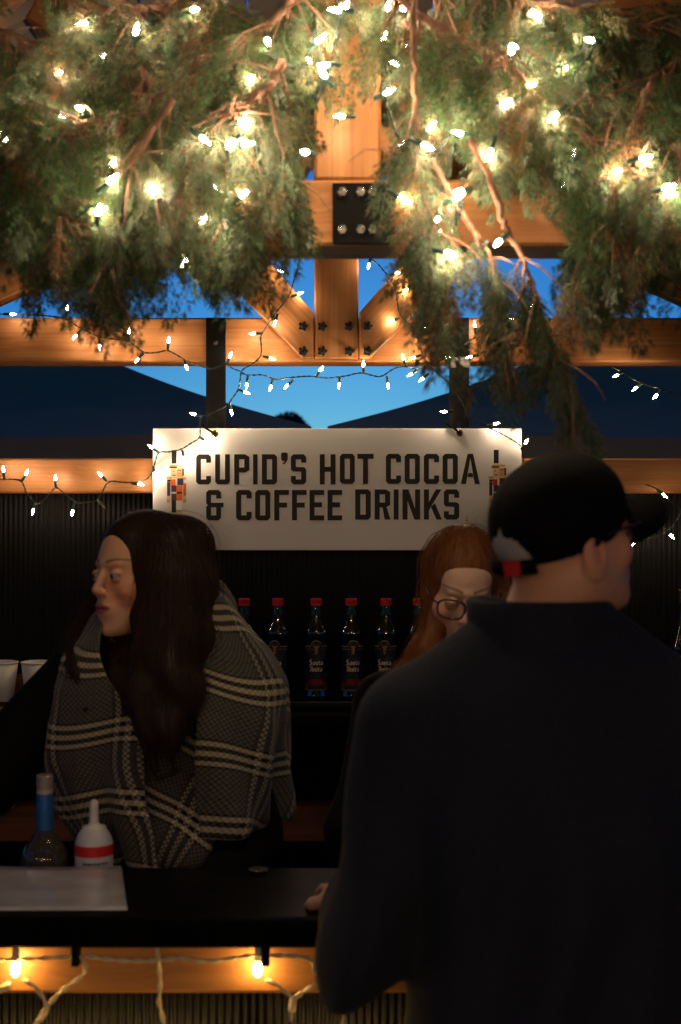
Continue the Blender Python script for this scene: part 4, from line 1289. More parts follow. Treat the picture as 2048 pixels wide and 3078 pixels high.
def spray_proto(seed):
    """flat fern-like cedar spray along +x, in the xy plane, one unit long; scale leaves as thin lozenges"""
    rnd = random.Random(seed)
    V = []; Fq = []
    def leaf(p, d, L, w, tilt):
        d = Vector((d[0], d[1], 0)).normalized(); n_ = Vector((-d.y, d.x, 0))
        z = Vector((0,0,1))
        k = len(V)
        V.extend([p, p+d*L*.35+n_*w+z*tilt*L*.3, p+d*L+z*tilt*L, p+d*L*.35-n_*w+z*tilt*L*.3])
        Fq.append((k, k+1, k+2, k+3))
    N = 8
    for i in range(N):
        t = (i+.7)/N
        x = t*.9
        for s_ in (-1, 1):
            if rnd.random() < .12: continue
            L = (.46*(1-t)**.8*(.5+.5*min(1, t*3.5))+.06)*rnd.uniform(.65, 1.2)
            ang = s_*R(rnd.uniform(26, 46))
            d = Vector((math.cos(ang), math.sin(ang), 0))
            droop = -rnd.uniform(.05, .5)
            p0 = Vector((x+rnd.uniform(-.03,.03), 0, 0))
            leaf(p0, d, L, .0085, droop*.5)
            nb_ = max(2, int(L/.085))
            for j in range(nb_):
                u = (j+.6)/nb_
                q = p0+d*L*u+Vector((0,0,droop*L*u*.5))
                for s2 in (-1, 1):
                    if rnd.random() < .1: continue
                    a2 = ang+s2*R(rnd.uniform(22, 42))
                    l2 = (.15*(1-u*.5))*rnd.uniform(.6,1.25)
                    leaf(q, (math.cos(a2), math.sin(a2)), l2, .0125, rnd.uniform(-.5,.2))
            leaf(p0+d*L*.85+Vector((0,0,droop*L*.42)), d, .14, .012, droop*.6)
    k = len(V); V.extend([Vector((0,.007,0)), Vector((1,.003,-.02)), Vector((1,-.003,-.02)), Vector((0,-.007,0))]); Fq.append((k,k+1,k+2,k+3))
    for a in (-.3, 0, .3): leaf(Vector((.9,0,-.02)), (math.cos(a), math.sin(a)), .17, .013, -.15)
    return np.array([tuple(v) for v in V], np.float32), np.array(Fq, np.int64)
SPRAYS = [spray_proto(s_) for s_ in range(6)]

def bough(label, path, d, n_twig, seed, spread=.16, thick=.008, droop=.6, length=(.05,.13), size=(.06,.11), green=(.065,.085,.035), side=None, start=0.05, dens=1.75):
    rnd = random.Random(seed); nr = np.random.RandomState(seed)
    pts = [at(p[0], p[1], d+(p[2] if len(p) > 2 else 0)) for p in path]
    P_ = smooth_path(pts, 8)
    # a little crookedness
    P_ = [p+Vector((rnd.gauss(0,.0014), rnd.gauss(0,.003), rnd.gauss(0,.0014))) for p in P_]
    root = empty('cedar_bough', P_[0], label, 'bough', 'cedar boughs fixed to the front truss')
    b = MB(); m = len(P_)
    b.tube(P_, [(thick*.66*(1-.75*i/(m-1))+.0012)*rnd.uniform(.9,1.12) for i in range(m)], 7)
    br = b.build('branch', M_bark, root, smooth=True)
    tw = MB(); VV = []; FF = []; CC = []; base = 0
    n_twig = int(n_twig*dens)
    for k in range(n_twig):
        t = start+(1-start)*(k+rnd.random())/n_twig
        i = min(m-2, int(t*(m-1)))
        o = P_[i]; ax = (P_[i+1]-P_[i]).normalized()
        dirv = Vector((rnd.uniform(-1,1), rnd.uniform(-.55,.45), rnd.uniform(-.9,.5)))
        dirv = (dirv.normalized()*.9+ax*.75+Vector((0,0,-droop*.35))).normalized()
        L = rnd.uniform(*length)*(1.05-.35*t)
        q = [o]; v = dirv.copy()
        for s_ in range(5):
            v = (v+Vector((rnd.gauss(0,.12), rnd.gauss(0,.10), -droop*.16))).normalized()
            q.append(q[-1]+v*L/5)
        if rnd.random() < .4:      # bare twiglet
            w_ = (Vector((rnd.uniform(-1,1), rnd.uniform(-.8,.1), rnd.uniform(-1,.4))).normalized()+ax*.4).normalized(); e1 = o+w_*rnd.uniform(.04,.09)
            tw.tube([o, (o+e1)/2+Vector((0,-.004,.004)), e1, e1+(w_+Vector((0,0,-.8))).normalized()*.035], [.0019,.0016,.0012,.0007], 5)
        tw.tube(q, [.0028,.0025,.0021,.0017,.0013,.0008], 5)
        ns = rnd.choice((3,4,4,5))
        for s_ in range(ns+1):
            u = .25+.75*s_/ns
            j = min(4, int(u*5)); p = q[j]+(q[j+1]-q[j])*(u*5-j if j < 5 else 1)
            tdir = (q[min(5,j+1)]-q[j]).normalized()
            if s_ < ns:
                sd = Vector((rnd.uniform(-1,1), rnd.uniform(-.6,.6), rnd.uniform(-.6,.3))).normalized()
                X = (tdir*.7+sd*.8+Vector((0,0,-droop*.75))).normalized()
            else: X = (tdir+Vector((0,0,-droop*.6))).normalized()
            nrm = Vector((rnd.gauss(0,.55), -1.0, rnd.gauss(.25,.55)))
            Z = (nrm-X*nrm.dot(X)).normalized(); Y = Z.cross(X)
            S = rnd.uniform(*size)*(.85 if s_ < ns else 1.0)
            pv, pf = SPRAYS[rnd.randrange(6)]
            A = np.array([X, Y, Z])
            # sprays arch over and hang
            lv = pv.copy(); lv[:,2] -= .22*lv[:,0]**2*rnd.uniform(.3,1.2)
            w = (lv*S)@A
            w[:,2] -= droop*.25*S*lv[:,0]**2
            VV.append(w+np.array(p)); FF.append(pf+base); base += len(pv)
            br_ = rnd.uniform(.6,1.35); dry = rnd.random()
            c = np.array(green)*br_
            if dry > .955: c = np.array((.20,.095,.035))*br_
            elif dry > .72: c = np.array((.15,.155,.08))*br_
            elif dry > .5: c = np.array((.115,.15,.085))*br_
            lf = np.repeat(nr.uniform(.45,1.6,(len(pv)//4,1)), 4, 0)
            warm = np.repeat((nr.uniform(0,1,(len(pv)//4,1)) > .93), 4, 0)
            cv = np.where(warm, np.array((.17,.085,.035)), np.tile(c, (len(pv),1)))*lf
            CC.append(cv)
    tw.build('twigs', M_bark, br, smooth=True)
    o = np_mesh('foliage', np.concatenate(VV), np.concatenate(FF), M_cedar, root, smooth=False, colr=np.concatenate(CC))
    o['kind'] = 'stuff'
    return root

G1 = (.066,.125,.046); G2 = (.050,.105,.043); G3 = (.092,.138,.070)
B = bough
B('long bare cedar branch sloping down left from the king post', [(900,-60),(850,35),(720,140),(580,240),(450,295),(330,350),(200,420,-.03),(90,480,-.05)], 2.33, 22, 1, thick=.0105, green=G1)
B('cedar bough with pale bark crossing the top left', [(250,-80),(380,10),(470,22),(560,50),(650,85),(730,118)], 2.40, 18, 2, thick=.008, green=G2)
B('forked cedar branch entering from the left edge', [(-120,310),(0,345),(80,370),(170,402),(280,372),(380,340)], 2.28, 18, 3, thick=.009, green=G1)
B('cedar bough filling the dark upper left corner', [(-140,40),(0,90),(120,150),(260,230),(380,320)], 2.44, 26, 4, green=G2)
B('dark cedar foliage along the top left behind the branches', [(100,-90),(300,60),(480,180),(620,330),(680,450)], 2.43, 26, 5, green=G2)
B('cedar bough drooping over the left rafter', [(-120,400),(20,480),(110,550),(170,620),(200,690)], 2.28, 24, 6, droop=.8, green=G1)
B('cedar bough hanging in front of the upper left beam', [(520,300),(440,420),(390,520),(360,610),(345,690),(330,780),(310,860)], 2.24, 22, 7, droop=1.0, green=G1, length=(.04,.09), size=(.05,.085))
B('bright cedar bough in the middle left among clustered lights', [(820,250),(700,340),(620,420),(550,500),(490,570),(440,640)], 2.26, 28, 8, droop=.8, green=G3)
B('cedar bough just left of the king post over the plate', [(850,180),(800,310),(760,430),(740,540),(715,620)], 2.28, 18, 9, droop=.9, green=G1, length=(.05,.10))
B('upright bare cedar stem right of the king post with a drooping tip', [(1245,-80),(1243,120),(1248,300),(1250,470),(1280,620),(1320,720),(1335,820),(1320,930)], 2.24, 12, 11, droop=1.0, thick=.006, green=G3, length=(.04,.09), start=.3)
B('thick cedar branch crossing the upper right towards the lights', [(1150,-70),(1250,40),(1380,110),(1500,190),(1560,280),(1610,350)], 2.31, 18, 12, thick=.010, green=G1)
B('cedar branch with light bark running to the right edge', [(1480,120),(1560,240),(1640,330),(1750,412),(1850,470),(1960,500),(2120,505)], 2.28, 24, 13, thick=.009, green=G1)
B('cedar bough filling the dark upper right corner', [(2190,-40),(2020,40),(1880,110),(1760,180),(1640,230)], 2.42, 30, 14, green=G2)
B('cedar bough over the right end of the beam', [(1960,250),(1910,370),(1880,470),(1860,560),(1845,650),(1840,760)], 2.28, 18, 15, droop=1.0, green=G1, length=(.04,.09))
B('cedar bough at the right edge above the rafter', [(2180,320),(2060,420),(2000,520),(1980,610),(1975,690)], 2.28, 22, 16, droop=.9, green=G2)
B('long cedar bough hanging past the right beam to the tent', [(1420,420),(1480,560),(1520,680),(1570,780),(1610,880),(1640,980),(1690,1100),(1750,1230)], 2.22, 11, 17, start=.42, droop=1.2, thick=.007, green=G1, length=(.03,.07), size=(.045,.08))
B('cedar bough hanging in front of the right strap', [(1300,480),(1360,590),(1420,690),(1480,790),(1500,880),(1510,980),(1505,1070)], 2.24, 9, 18, start=.35, droop=1.2, thick=.006, green=G3, length=(.03,.06), size=(.045,.08))
B('cedar bough between the two hanging right boughs above the beam', [(1780,420),(1800,540),(1790,660),(1780,760),(1760,850)], 2.30, 9, 19, droop=1.0, green=G2, length=(.04,.09))
B('cedar foliage behind the upper right branches', [(1300,-60),(1380,100),(1440,200),(1490,280),(1540,340)], 2.42, 20, 20, green=G2)
B('cedar foliage behind the left lights above the strut', [(420,200),(520,380),(560,520),(620,620),(700,700)], 2.36, 24, 21, green=G1, droop=.8)

B('few cedar sprays hanging from the top over the king post', [(900,-90),(960,-30),(1040,-10),(1110,-30)], 2.36, 6, 22, green=G1, length=(.03,.06), size=(.045,.07), droop=.8)
B('cedar foliage over the rafter at the top right', [(1420,-90),(1560,-10),(1700,40),(1850,60),(2010,90)], 2.40, 30, 23, green=G2)
B('cedar foliage along the right edge behind the lights', [(2120,120),(1980,220),(1850,280),(1760,320),(1700,350)], 2.38, 24, 24, green=G1)
B('cedar sprays hanging beside the right edge of the king post', [(1220,60),(1245,180),(1250,300),(1270,400),(1300,500)], 2.34, 10, 25, green=G3, length=(.03,.07), size=(.05,.085), droop=.9)
B('cedar foliage between the king post and the left branches', [(620,-60),(690,80),(740,200),(800,300),(830,420)], 2.36, 17, 26, green=G1, length=(.04,.09))

B('cedar spray reaching towards the left edge of the steel plate', [(660,400),(740,450),(810,495),(860,540),(890,600)], 2.32, 9, 28, droop=.7, green=G2, length=(.03,.07), size=(.05,.085))

# ------------------------------------------------------------------ people
M_skin = printed('skin', .48, .35, var=.08, sss=.12, vscale=120)
M_eye = plain('eye white', (.30,.26,.235), .15, 0, .5, var=.03)
M_iris = plain('iris', (.05,.035,.025), .12, 0, .6, var=.1)

def rot_matrix(yaw, pitch=0.0, roll=0.0):
    """columns: a head's own right, back and up; yaw 0 looks at -y"""
    return np.array((Matrix.Rotation(yaw, 3, 'Z') @ Matrix.Rotation(pitch, 3, 'X') @ Matrix.Rotation(roll, 3, 'Y')), np.float32)

def head_sdf(p, sex='f', mouth=0.0, lid=0.45):
    """head in its own frame: face towards -y, z up, origin between the ears at eye height less a little"""
    q = p.copy(); q[...,0] = np.abs(q[...,0])
    j = 1.0 if sex == 'f' else 1.10
    d = ell(q, (0,.018,.034), (.073,.093,.083))
    d = smin(d, ell(q, (0,-.026,-.030), (.060*j,.064,.080)), .025)
    d = smin(d, ell(q, (0,-.050,-.084), (.036*j,.034,.026)), .030)                # jaw
    d = smin(d, cone(q, (.050*j,.008,-.050), (.016,-.070,-.098), .014, .014), .026) # jaw line
    d = smin(d, sphere(q, (.0,-.0845,-.103), .0135), .016)                          # chin
    d = smin(d, sphere(q, (.042,-.060,-.024), .022), .022)                         # cheek
    d = smin(d, cone(q, (.006,-.0885,.028), (.036,-.0785,.028), .0045, .004), .020)
    d = smin(d, ell(q, (0,-.022,.046), (.060,.0625,.052)), .020)                   # forehead  # brow
    d = smin(d, ell(q, (0,-.086,-.060), (.027,.016,.024)), .018)                   # muzzle
    d = smax(d, -sphere(q, (.0315,-.1115,.006), .0160), .014)                      # eye socket
    eye = sphere(q, (.0315,-.0825,.004), .0132)
    slit = np.abs(q[...,2]-(.004-.0005)) - .0062*(1-lid)*np.clip(1-((q[...,0]-.0315)/.0135)**2, 0, 1)
    slit = np.maximum(slit, q[...,1]+.081)
    slit = np.maximum(slit, np.abs(q[...,0]-.0315)-.012)
    d = smin(d, eye, .005)
    d = np.maximum(d, -slit)
    nose = smin(cone(q, (0,-.0900,.012), (0,-.1095,-.0225), .0075, .0090), sphere(q, (.0115,-.1005,-.0285), .0072), .012)
    d = smin(d, nose, .009)
    d = smax(d, -sphere(q, (.0066,-.1050,-.0362), .0030), .003)
    d = smin(d, ell(q, (.0,-.0975,-.0545), (.021,.0078,.0045)), .005)              # upper lip
    d = smin(d, ell(q, (.0,-.0957,-.0650-mouth), (.017,.0078,.0056)), .005)        # lower lip
    d = smax(d, -ell(q, (0,-.108,-.0594-mouth*.5), (.021,.012,.0012+mouth*.55)), .0015)
    es = 1.0 if sex == 'f' else 1.12
    ear = ell(q, (.0755,.014,-.012*es), (.0075*es,.0185*es,.031*es))
    ear = smin(ear, cone(q, (.072,.004,-.028), (.070,.002,-.034), .007, .006), .006)
    ear = smax(ear, -ell(q, (.0838,.007,-.004), (.008,.0105*es,.019*es)), .003)
    d = smin(d, ear, .006)
    return d

def face_colour(V, base, lip, brow, sex='f', browz=.030, bw=1.0):
    """skin pigment, lips, brows and the blood in cheeks, nose and ears"""
    x = np.abs(V[:,0]); y = V[:,1]; z = V[:,2]
    c = np.tile(np.array(base), (len(V),1))
    def g(cx, cy, cz, s_): return np.exp(-(((x-cx)**2+(y-cy)**2+(z-cz)**2)/(s_*s_)))
    red = np.clip(.75*g(.045,-.075,-.03,.028)+.6*g(0,-.118,-.03,.014)+.8*g(.078,.01,0,.03), 0, 1)[:,None]
    c = c*(1-red)+c*np.array((1.12,.72,.66))*red
    fr = (y < -.088)
    lipm = (fr & (x < .023) & (np.abs(z+.0597) < .0105*(1-(x/.025)**2)+.0005)).astype(float)[:,None]
    c = c*(1-lipm)+np.array(lip)*lipm
    bz = browz+.002+.0045*np.sin(np.clip((x-.012)/.038, 0, 1)*math.pi*.8)
    bm = ((y < -.045) & (x > .011) & (x < .052) & True)*np.clip(1.25-np.abs(z-bz)/(.0030*bw*(1.15-x/.07)), 0, 1)[:]
    bm = bm[:,None]
    c = c*(1-bm*.85)+np.array(brow)*bm*.85
    lash = ((np.abs(x-.0315) < .0150) & (np.abs(z-.0085+((x-.0315)/.02)**2*.006) < .0030) & (y < -.080)).astype(float)[:,None]
    c = c*(1-.55*lash)+np.array((.03,.018,.014))*.55*lash
    return c

def hand_sdf(p, side=1, curl=.5):
    """hand in its own frame: wrist at the origin, fingers along +x, thumb on +y*side, palm towards -z"""
    d = ell(p, (.045,0,0), (.050,.040,.016))
    d = smin(d, cone(p, (-.05,0,0), (.01,0,0), .027, .026), .02)
    for k, (y, L, w) in enumerate(((.028,.072,.0082),(.010,.080,.0085),(-.009,.074,.0082),(-.027,.060,.0074))):
        a = np.array((.082-abs(k-1.2)*.006, y*side, .002)); ang = 0.0
        fd = None
        for s_, f in enumerate((.45,.31,.24)):
            ang += curl*(.35,.75,.55)[s_]
            e = a+np.array((math.cos(ang)*L*f, y*side*.10, -math.sin(ang)*L*f))
            q = cone(p, a, e, w*(1-.10*s_), w*(.90-.10*s_))
            fd = q if fd is None else smin(fd, q, .003)
            a = e
        d = smin(d, fd, .006)
    th = smin(cone(p, (.018,.030*side,-.006), (.050,.056*side,-.018), .013, .0105), cone(p, (.050,.056*side,-.018), (.078,.060*side,-.026), .0100, .0082), .004)
    return smin(d, th, .012)

def hand_mesh(wrist, x, z, side, curl, h=.0032):
    """x: fingers' direction, z: back of the hand"""
    x = Vector(x).normalized(); z = Vector(z); z = (z-x*z.dot(x)).normalized(); y = z.cross(x)
    V, Fq = nets(lambda p: hand_sdf(p, side, curl), (-.06,-.085,-.075), (.175,.085,.035), h)
    A = np.array([x, y, z])
    return V@A+np.array(wrist), Fq

def join(parts):
    VV = []; FF = []; CC = []; b = 0
    for V, Fq, C in parts:
        VV.append(V); FF.append(Fq+b); b += len(V)
        CC.append(np.tile(np.array(C), (len(V),1)) if np.ndim(C) == 1 else C)
    return np.concatenate(VV), np.concatenate(FF), np.concatenate(CC)

def to_local(p, c, Rm): return (p-np.array(c, np.float32))@Rm

def head_mesh(c, Rm, base, lip, brow, neck_to, sex='f', mouth=0.0, lid=.45, nr=.052, s=1.0, h=.0021, browz=.030, bw=1.0):
    nk = (np.array(neck_to, np.float32)-np.array(c, np.float32))@Rm/s
    f = lambda p: smin(head_sdf(p, sex, mouth, lid), cone(p, (0,.022,-.055), nk, nr, nr*1.08), .03)
    lo = np.minimum((-.105,-.145,-.145), nk-.07); hi = np.maximum((.105,.125,.13), nk+.07)
    V, Fq = nets(f, lo, hi, h)
    C = face_colour(V, base, lip, brow, sex, browz, bw)
    return (V*s)@Rm.T+np.array(c), Fq, C

def eyes(root, c, Rm, s=1.0, look=(0,0)):
    for sx in (-1, 1):
        m = MB(); m.lathe([(.0126*math.sin(a), -.0126*math.cos(a)) for a in [math.pi*k/12 for k in range(13)]], 18)
        V = np.array(m.v)@np.array(((1,0,0),(0,0,1),(0,-1,0)), float)
        V = V*s+np.array((.0315*sx,-.0822,.004))*s
        W = V@Rm.T+np.array(c)
        b = MB(); b.add(W, m.f); e = b.build('eye', M_eye, root, smooth=True)
        d = Vector((look[0],-1,look[1])).normalized()
        m = MB(); m.lathe([(.0001,.0129),(.003,.0127),(.0058,.0117)], 16)
        q = d.to_track_quat('Z','Y').to_matrix()
        V = np.array([q@Vector(v) for v in m.v])*s+np.array((.0315*sx,-.0822,.004))*s
        b = MB(); b.add(V@Rm.T+np.array(c), m.f); b.build('iris', M_iris, e, smooth=True)

def hair_strands(f, seeds, dirf, n, L, rad, rnd, off=.002, wav=.004, bar=None):
    """strands that flow down over the surface f = 0; returns verts and faces"""
    P_ = seeds.astype(np.float32).copy(); paths = [P_.copy()]
    for s_ in range(n):
        g = grad(f, P_)
        d = dirf(P_)+rnd.normal(0, wav*25, P_.shape)*.25
        d = d-g*(d*g).sum(1, keepdims=True)*.9
        d = d/(np.linalg.norm(d, axis=1, keepdims=True)+1e-9)
        P_ = P_+d*(L[:,None]/n)
        v = f(P_)
        P_ = P_-g*np.where(v < .06, v-off, 0)[:,None]*.7
        paths.append(P_.copy())
    T = np.stack(paths, 1)                      # strands x points x 3
    if bar is not None: T = T[~bar(T.reshape(-1,3)).reshape(T.shape[:2]).any(1)]
    return ribbons(T, rad, rnd)

def ribbons(T, rad, rnd):
    """thin three-sided hairs along T"""
    N, m, _ = T.shape
    t = np.gradient(T, axis=1); t /= np.linalg.norm(t, axis=2, keepdims=True)+1e-9
    up = np.array((.3,-1,.2)); up = up/np.linalg.norm(up)
    u = np.cross(t, up); u /= np.linalg.norm(u, axis=2, keepdims=True)+1e-9
    w = np.cross(t, u)
    tap = np.linspace(1, .35, m)[None,:,None]
    r = rad*rnd.uniform(.6,1.3,(N,1,1))*tap
    ring_ = [T+r*(u*math.cos(a)+w*math.sin(a)) for a in (0, 2.094, 4.189)]
    V = np.stack(ring_, 2).reshape(-1, 3)
    idx = np.arange(N*m*3).reshape(N, m, 3)
    Fq = []
    for k in range(3):
        k2 = (k+1) % 3
        Fq.append(np.stack([idx[:,:-1,k], idx[:,:-1,k2], idx[:,1:,k2], idx[:,1:,k]], -1).reshape(-1,4))
    return V, np.concatenate(Fq)

def hair_mat(name, c1, c2, rough=.38):
    m, nt, b = new_mat(name)
    tc = node(nt, 'ShaderNodeTexCoord'); mp = node(nt, 'ShaderNodeVectorMath', operation='MULTIPLY'); mp.inputs[1].default_value = (160,160,9)
    nt.links.new(tc.outputs['Object'], mp.inputs[0])
    nz = node(nt, 'ShaderNodeTexNoise'); nz.inputs['Scale'].default_value = 1; nz.inputs['Detail'].default_value = 3; nt.links.new(mp.outputs[0], nz.inputs['Vector'])
    mx = node(nt, 'ShaderNodeMix', data_type='RGBA'); mx.inputs[6].default_value = tuple(c1)+(1,); mx.inputs[7].default_value = tuple(c2)+(1,)
    nt.links.new(nz.outputs['Fac'], mx.inputs[0]); nt.links.new(mx.outputs[2], b.inputs['Base Color'])
    b.inputs['Roughness'].default_value = rough; b.inputs['Specular IOR Level'].default_value = .18
    bp = node(nt, 'ShaderNodeBump'); bp.inputs['Strength'].default_value = .6; bp.inputs['Distance'].default_value = .003
    nt.links.new(nz.outputs['Fac'], bp.inputs['Height']); nt.links.new(bp.outputs[0], b.inputs['Normal'])
    return m

def cloth_mat(name, c, sheen=.3, rough=.85, var=.25):
    return plain(name, c, rough, 0, .08, var=.45, vscale=210, bump=.5, bscale=300, sheen=sheen)

def folds(p, amp, seed=0, k=1.0):
    """soft cloth folds as a field"""
    rnd = np.random.RandomState(seed); d = np.zeros(p.shape[:-1], np.float32)
    for i in range(5):
        v = rnd.normal(0, 1, 3); v[2] *= .35; v = v/np.linalg.norm(v)*rnd.uniform(18,42)*k
        d += np.sin(p@v.astype(np.float32)+rnd.uniform(0,6))*rnd.uniform(.4,1)
    return d*amp/2.2

def P3(px, py, d): return tuple(at(px, py, d))

# ------------------------------------------------ the man with the cap (seen from behind)
def man():
    d = 2.0
    X0 = at(1640, 0, d).x
    root = empty('person', (X0, d, 0), 'person in a dark jacket and black cap with the back to the camera', 'person', 'people at the bar')
    hc = np.array((at(1700, 0, d).x, d+.005, 1.657), np.float32)
    Rm = rot_matrix(R(90+33), R(-12))           # looks right and away, chin a little up
    base = (.60,.31,.18)
    HS = .965
    neck = (at(1632,0,d).x, d+.03, 1.50)
    sk = [head_mesh(hc, Rm, base, (.30,.12,.09), (.16,.13,.11), neck, 'm', 0, .45, nr=.064, s=HS)]
    # jacket, hanging from the shoulders; the sleeves bend towards the bar
    sl = (.102, d+.0, 1.402); sr = (X0*2-.102, d+.0, 1.402)
    el_, er = (.045, d-.005, 1.10), (X0*2-.05, d+.0, 1.10)
    wl, wr = (.022, d+.25, 1.075), (X0*2-.10, d+.27, 1.085)
    def coat_(p):
        q = p
        t = cone(q, (X0,d+.015,1.47), (X0,d+.015,1.30), .088, .13)
        t = smin(t, ell(q, (X0,d+.01,1.30), (.215,.135,.20)), .06)
        t = smin(t, cone(q, sl, (X0,d+.01,1.44), .072, .085), .05)
        t = smin(t, cone(q, sr, (X0,d+.01,1.44), .072, .085), .05)
        t = smin(t, ell(q, (X0,d+.015,1.08), (.215,.145,.30)), .08)
        t = smin(t, ell(q, (X0,d+.02,.86), (.225,.155,.20)), .06)
        t = smin(t, cone(q, (.118,d+.005,1.432), (X0-.058,d+.015,1.512), .064, .062), .03)
        t = smin(t, cone(q, (X0*2-.118,d+.005,1.432), (X0+.058,d+.015,1.512), .064, .062), .03)
        a = chain(q, (sl, el_, wl), (.080,.073,.052), .05)
        b = chain(q, (sr, er, wr), (.080,.073,.052), .05)
        t = smin(t, smin(a, b, .02), .016)
        t = np.maximum(t, .74-q[...,2])
        # vertical drapes and creases at the elbow
        u = (q[...,0]-X0)
        dr = .013*np.sin(u*46+q[...,2]*5+2*np.sin(q[...,2]*9))*np.clip((1.40-q[...,2])/.3, 0, 1)
        dr += .014*np.sin(u*23-q[...,2]*14+1.0)*np.clip((1.42-q[...,2])/.25, 0, 1)
        return t+dr+folds(q, .007, 4)
    V, Fq = nets(coat_, (X0-.40, d-.24, .72), (X0+.40, d+.36, 1.60), .0095)
    np_mesh('jacket', V, Fq, cloth_mat('dark navy fleece', (.0165,.0195,.0245), .03), root)
    # stand-up collar
    b = []
    n = 40; V = []; Fq = []
    cx, cy = at(1632,0,d).x, d+.018
    for i, (zz, r_, thick) in enumerate(((1.480,.100,0),(1.515,.097,0),(1.548,.0985,0),(1.573,.1005,0),(1.578,.0965,1),(1.570,.0925,1),(1.53,.088,1),(1.480,.09,1))):
        for k in range(n):
            a = 2*math.pi*k/n
            rx = r_*1.07; ry = r_*.98
            low = .050*max(0, math.cos(a-R(45)))**2 if i in (2,3,4,5) else 0      # lower towards the throat
            V.append((cx+rx*math.cos(a), cy+ry*math.sin(a), zz-low))
    for i in range(7):
        for k in range(n):
            k2 = (k+1) % n
            Fq.append((i*n+k, i*n+k2, (i+1)*n+k2, (i+1)*n+k))
    o = np_mesh('collar', np.array(V), np.array(Fq), MATS['dark navy fleece'], root)
    # trousers and shoes
    def legs(p):
        q = p.copy()
        t = None
        for sx in (-1,1):
            a = chain(q, ((X0+sx*.095,d+.02,.90),(X0+sx*.105,d+.015,.50),(X0+sx*.11,d+.03,.09)), (.10,.075,.062), .03)
            t = a if t is None else np.minimum(t, a)
        return np.maximum(t+folds(q,.004,9), .05-q[...,2])
    V, Fq = nets(legs, (X0-.26,d-.14,.03), (X0+.26,d+.17,1.0), .013)
    np_mesh('trousers', V, Fq, cloth_mat('dark trousers', (.012,.012,.014), .1), root)
    for sx in (-1,1):
        x = X0+sx*.115
        V, Fq = nets(lambda p: np.maximum(smin(cone(p,(x,d-.02,.05),(x+sx*.02,d+.19,.04),.045,.038), cone(p,(x,d-.01,.05),(x,d+.02,.10),.045,.045), .03), -p[...,2]+.001), (x-.08,d-.09,-.01), (x+.09,d+.26,.16), .008)
        np_mesh('shoe', V, Fq, plain('black shoe leather', (.012,.012,.012), .4), root)
    # hands resting on the bar; body under the clothes
    Vh, Fh = hand_mesh((.018, d+.285, 1.083), (-.16,1,-.12), (0,.1,1), 1, .35)
    sk.append((Vh, Fh, base))
    Vh, Fh = hand_mesh((X0*2-.115, d+.30, 1.088), (-.35,1,-.10), (0,.1,1), -1, .45)
    sk.append((Vh, Fh, base))
    Vb, Fb = nets(lambda p: np.minimum(np.maximum(coat_(p)+.02, .76-p[...,2]), legs(p)+.012), (X0-.40,d-.24,.06), (X0+.40,d+.36,1.60), .022)
    sk.append((Vb, Fb, base))
    V, Fq, C = join(sk)
    np_mesh('body', V, Fq, M_skin, root, colr=C)
    # grey hair at the back and sides below the cap
    f_ = lambda p: head_sdf(to_local(p, hc, Rm)/HS, 'm')*HS
    def hair_(p):
        q = to_local(p, hc, Rm)/HS
        h_ = head_sdf(q, 'm')-.006
        h_ = np.maximum(h_, -(q[...,2]+.018+np.clip(q[...,1], -1, .1)*-.10+.0))     # ends above the nape
        h_ = np.maximum(h_, -(q[...,1]-.040))                            # behind the temples
        ear = ell(q*np.array((1,1,1),np.float32), (.078,.010,-.004), (.02,.026,.040))
        return np.maximum(h_, -ear)
    V, Fq = nets(hair_, hc-.14, hc+.15, .004)
    np_mesh('hair', V, Fq, hair_mat('grey hair', (.26,.25,.23), (.48,.46,.43), .6), root)
    # baseball cap: six panels, brim, strap with a gap at the back
    def crown(p):
        q = to_local(p, hc, Rm)/HS
        q2 = q.copy(); q2[...,2] = np.where(q[...,2] > .04, .04+(q[...,2]-.04)*1.12, q[...,2])
        o_ = ell(q2, (0,.012,.040), (.0845,.1055,.100))
        o_ = smin(o_, ell(q, (0,-.02,.056), (.075,.080,.068)), .03)
        ang = np.arctan2(q[...,0], -(q[...,1]-.012))
        seam = .0016*np.clip(1-np.abs(np.sin(ang*3))*6, 0, 1)
        o_ = o_+seam
        i_ = o_+.010
        rim = .010+.16*np.clip(q[...,1], 0, .11)*-.18-q[...,2]        # lower edge, dips a little at the back
        rim = (-.002-.10*np.clip(q[...,1]+.02, 0, .2)+.40*np.clip(-q[...,1]-.025, 0, .08)) - q[...,2]
        o_ = np.maximum(np.maximum(o_, -i_), rim)
        gap = ell(q, (0,.112,.008), (.032,.06,.025))                   # opening above the strap
        gap = np.maximum(gap, .0-(q[...,2]-(-.004)))
        return np.maximum(o_, -gap)
    V, Fq = nets(crown, hc-.16, hc+.17, .0034)
    M_cap = cloth_mat('black cap cotton', (.0035,.0033,.0032), .0)
    cp = np_mesh('cap_crown', V, Fq, M_cap, root)
    n = 26; V = []; Fq = []
    for layer in (0, 1):
        for i in range(9):
            t = i/8
            for j in range(n+1):
                u = -1+2*j/n
                x = u*.076*(1-.10*t*t)
                y = -.066-.030*math.sqrt(max(0,1-u*u))*1.0 - t*.106*math.sqrt(max(0, 1-(abs(u)**2.6)))
                z = .045-.044*u*u-.012*t*t-.004*t - (.004 if layer else 0)
                V.append((x,y,z))
    m_ = 9*(n+1)
    for layer in (0,1):
        for i in range(8):
            for j in range(n):
                a = layer*m_+i*(n+1)+j; q = (a,a+1,a+n+2,a+n+1)
                Fq.append(q if layer else q[::-1])
    for j in range(n):
        a = 8*(n+1)+j; Fq.append((a, a+1, m_+a+1, m_+a))
    V = (np.array(V)*HS)@Rm.T+hc
    np_mesh('brim', V, np.array(Fq), M_cap, cp)
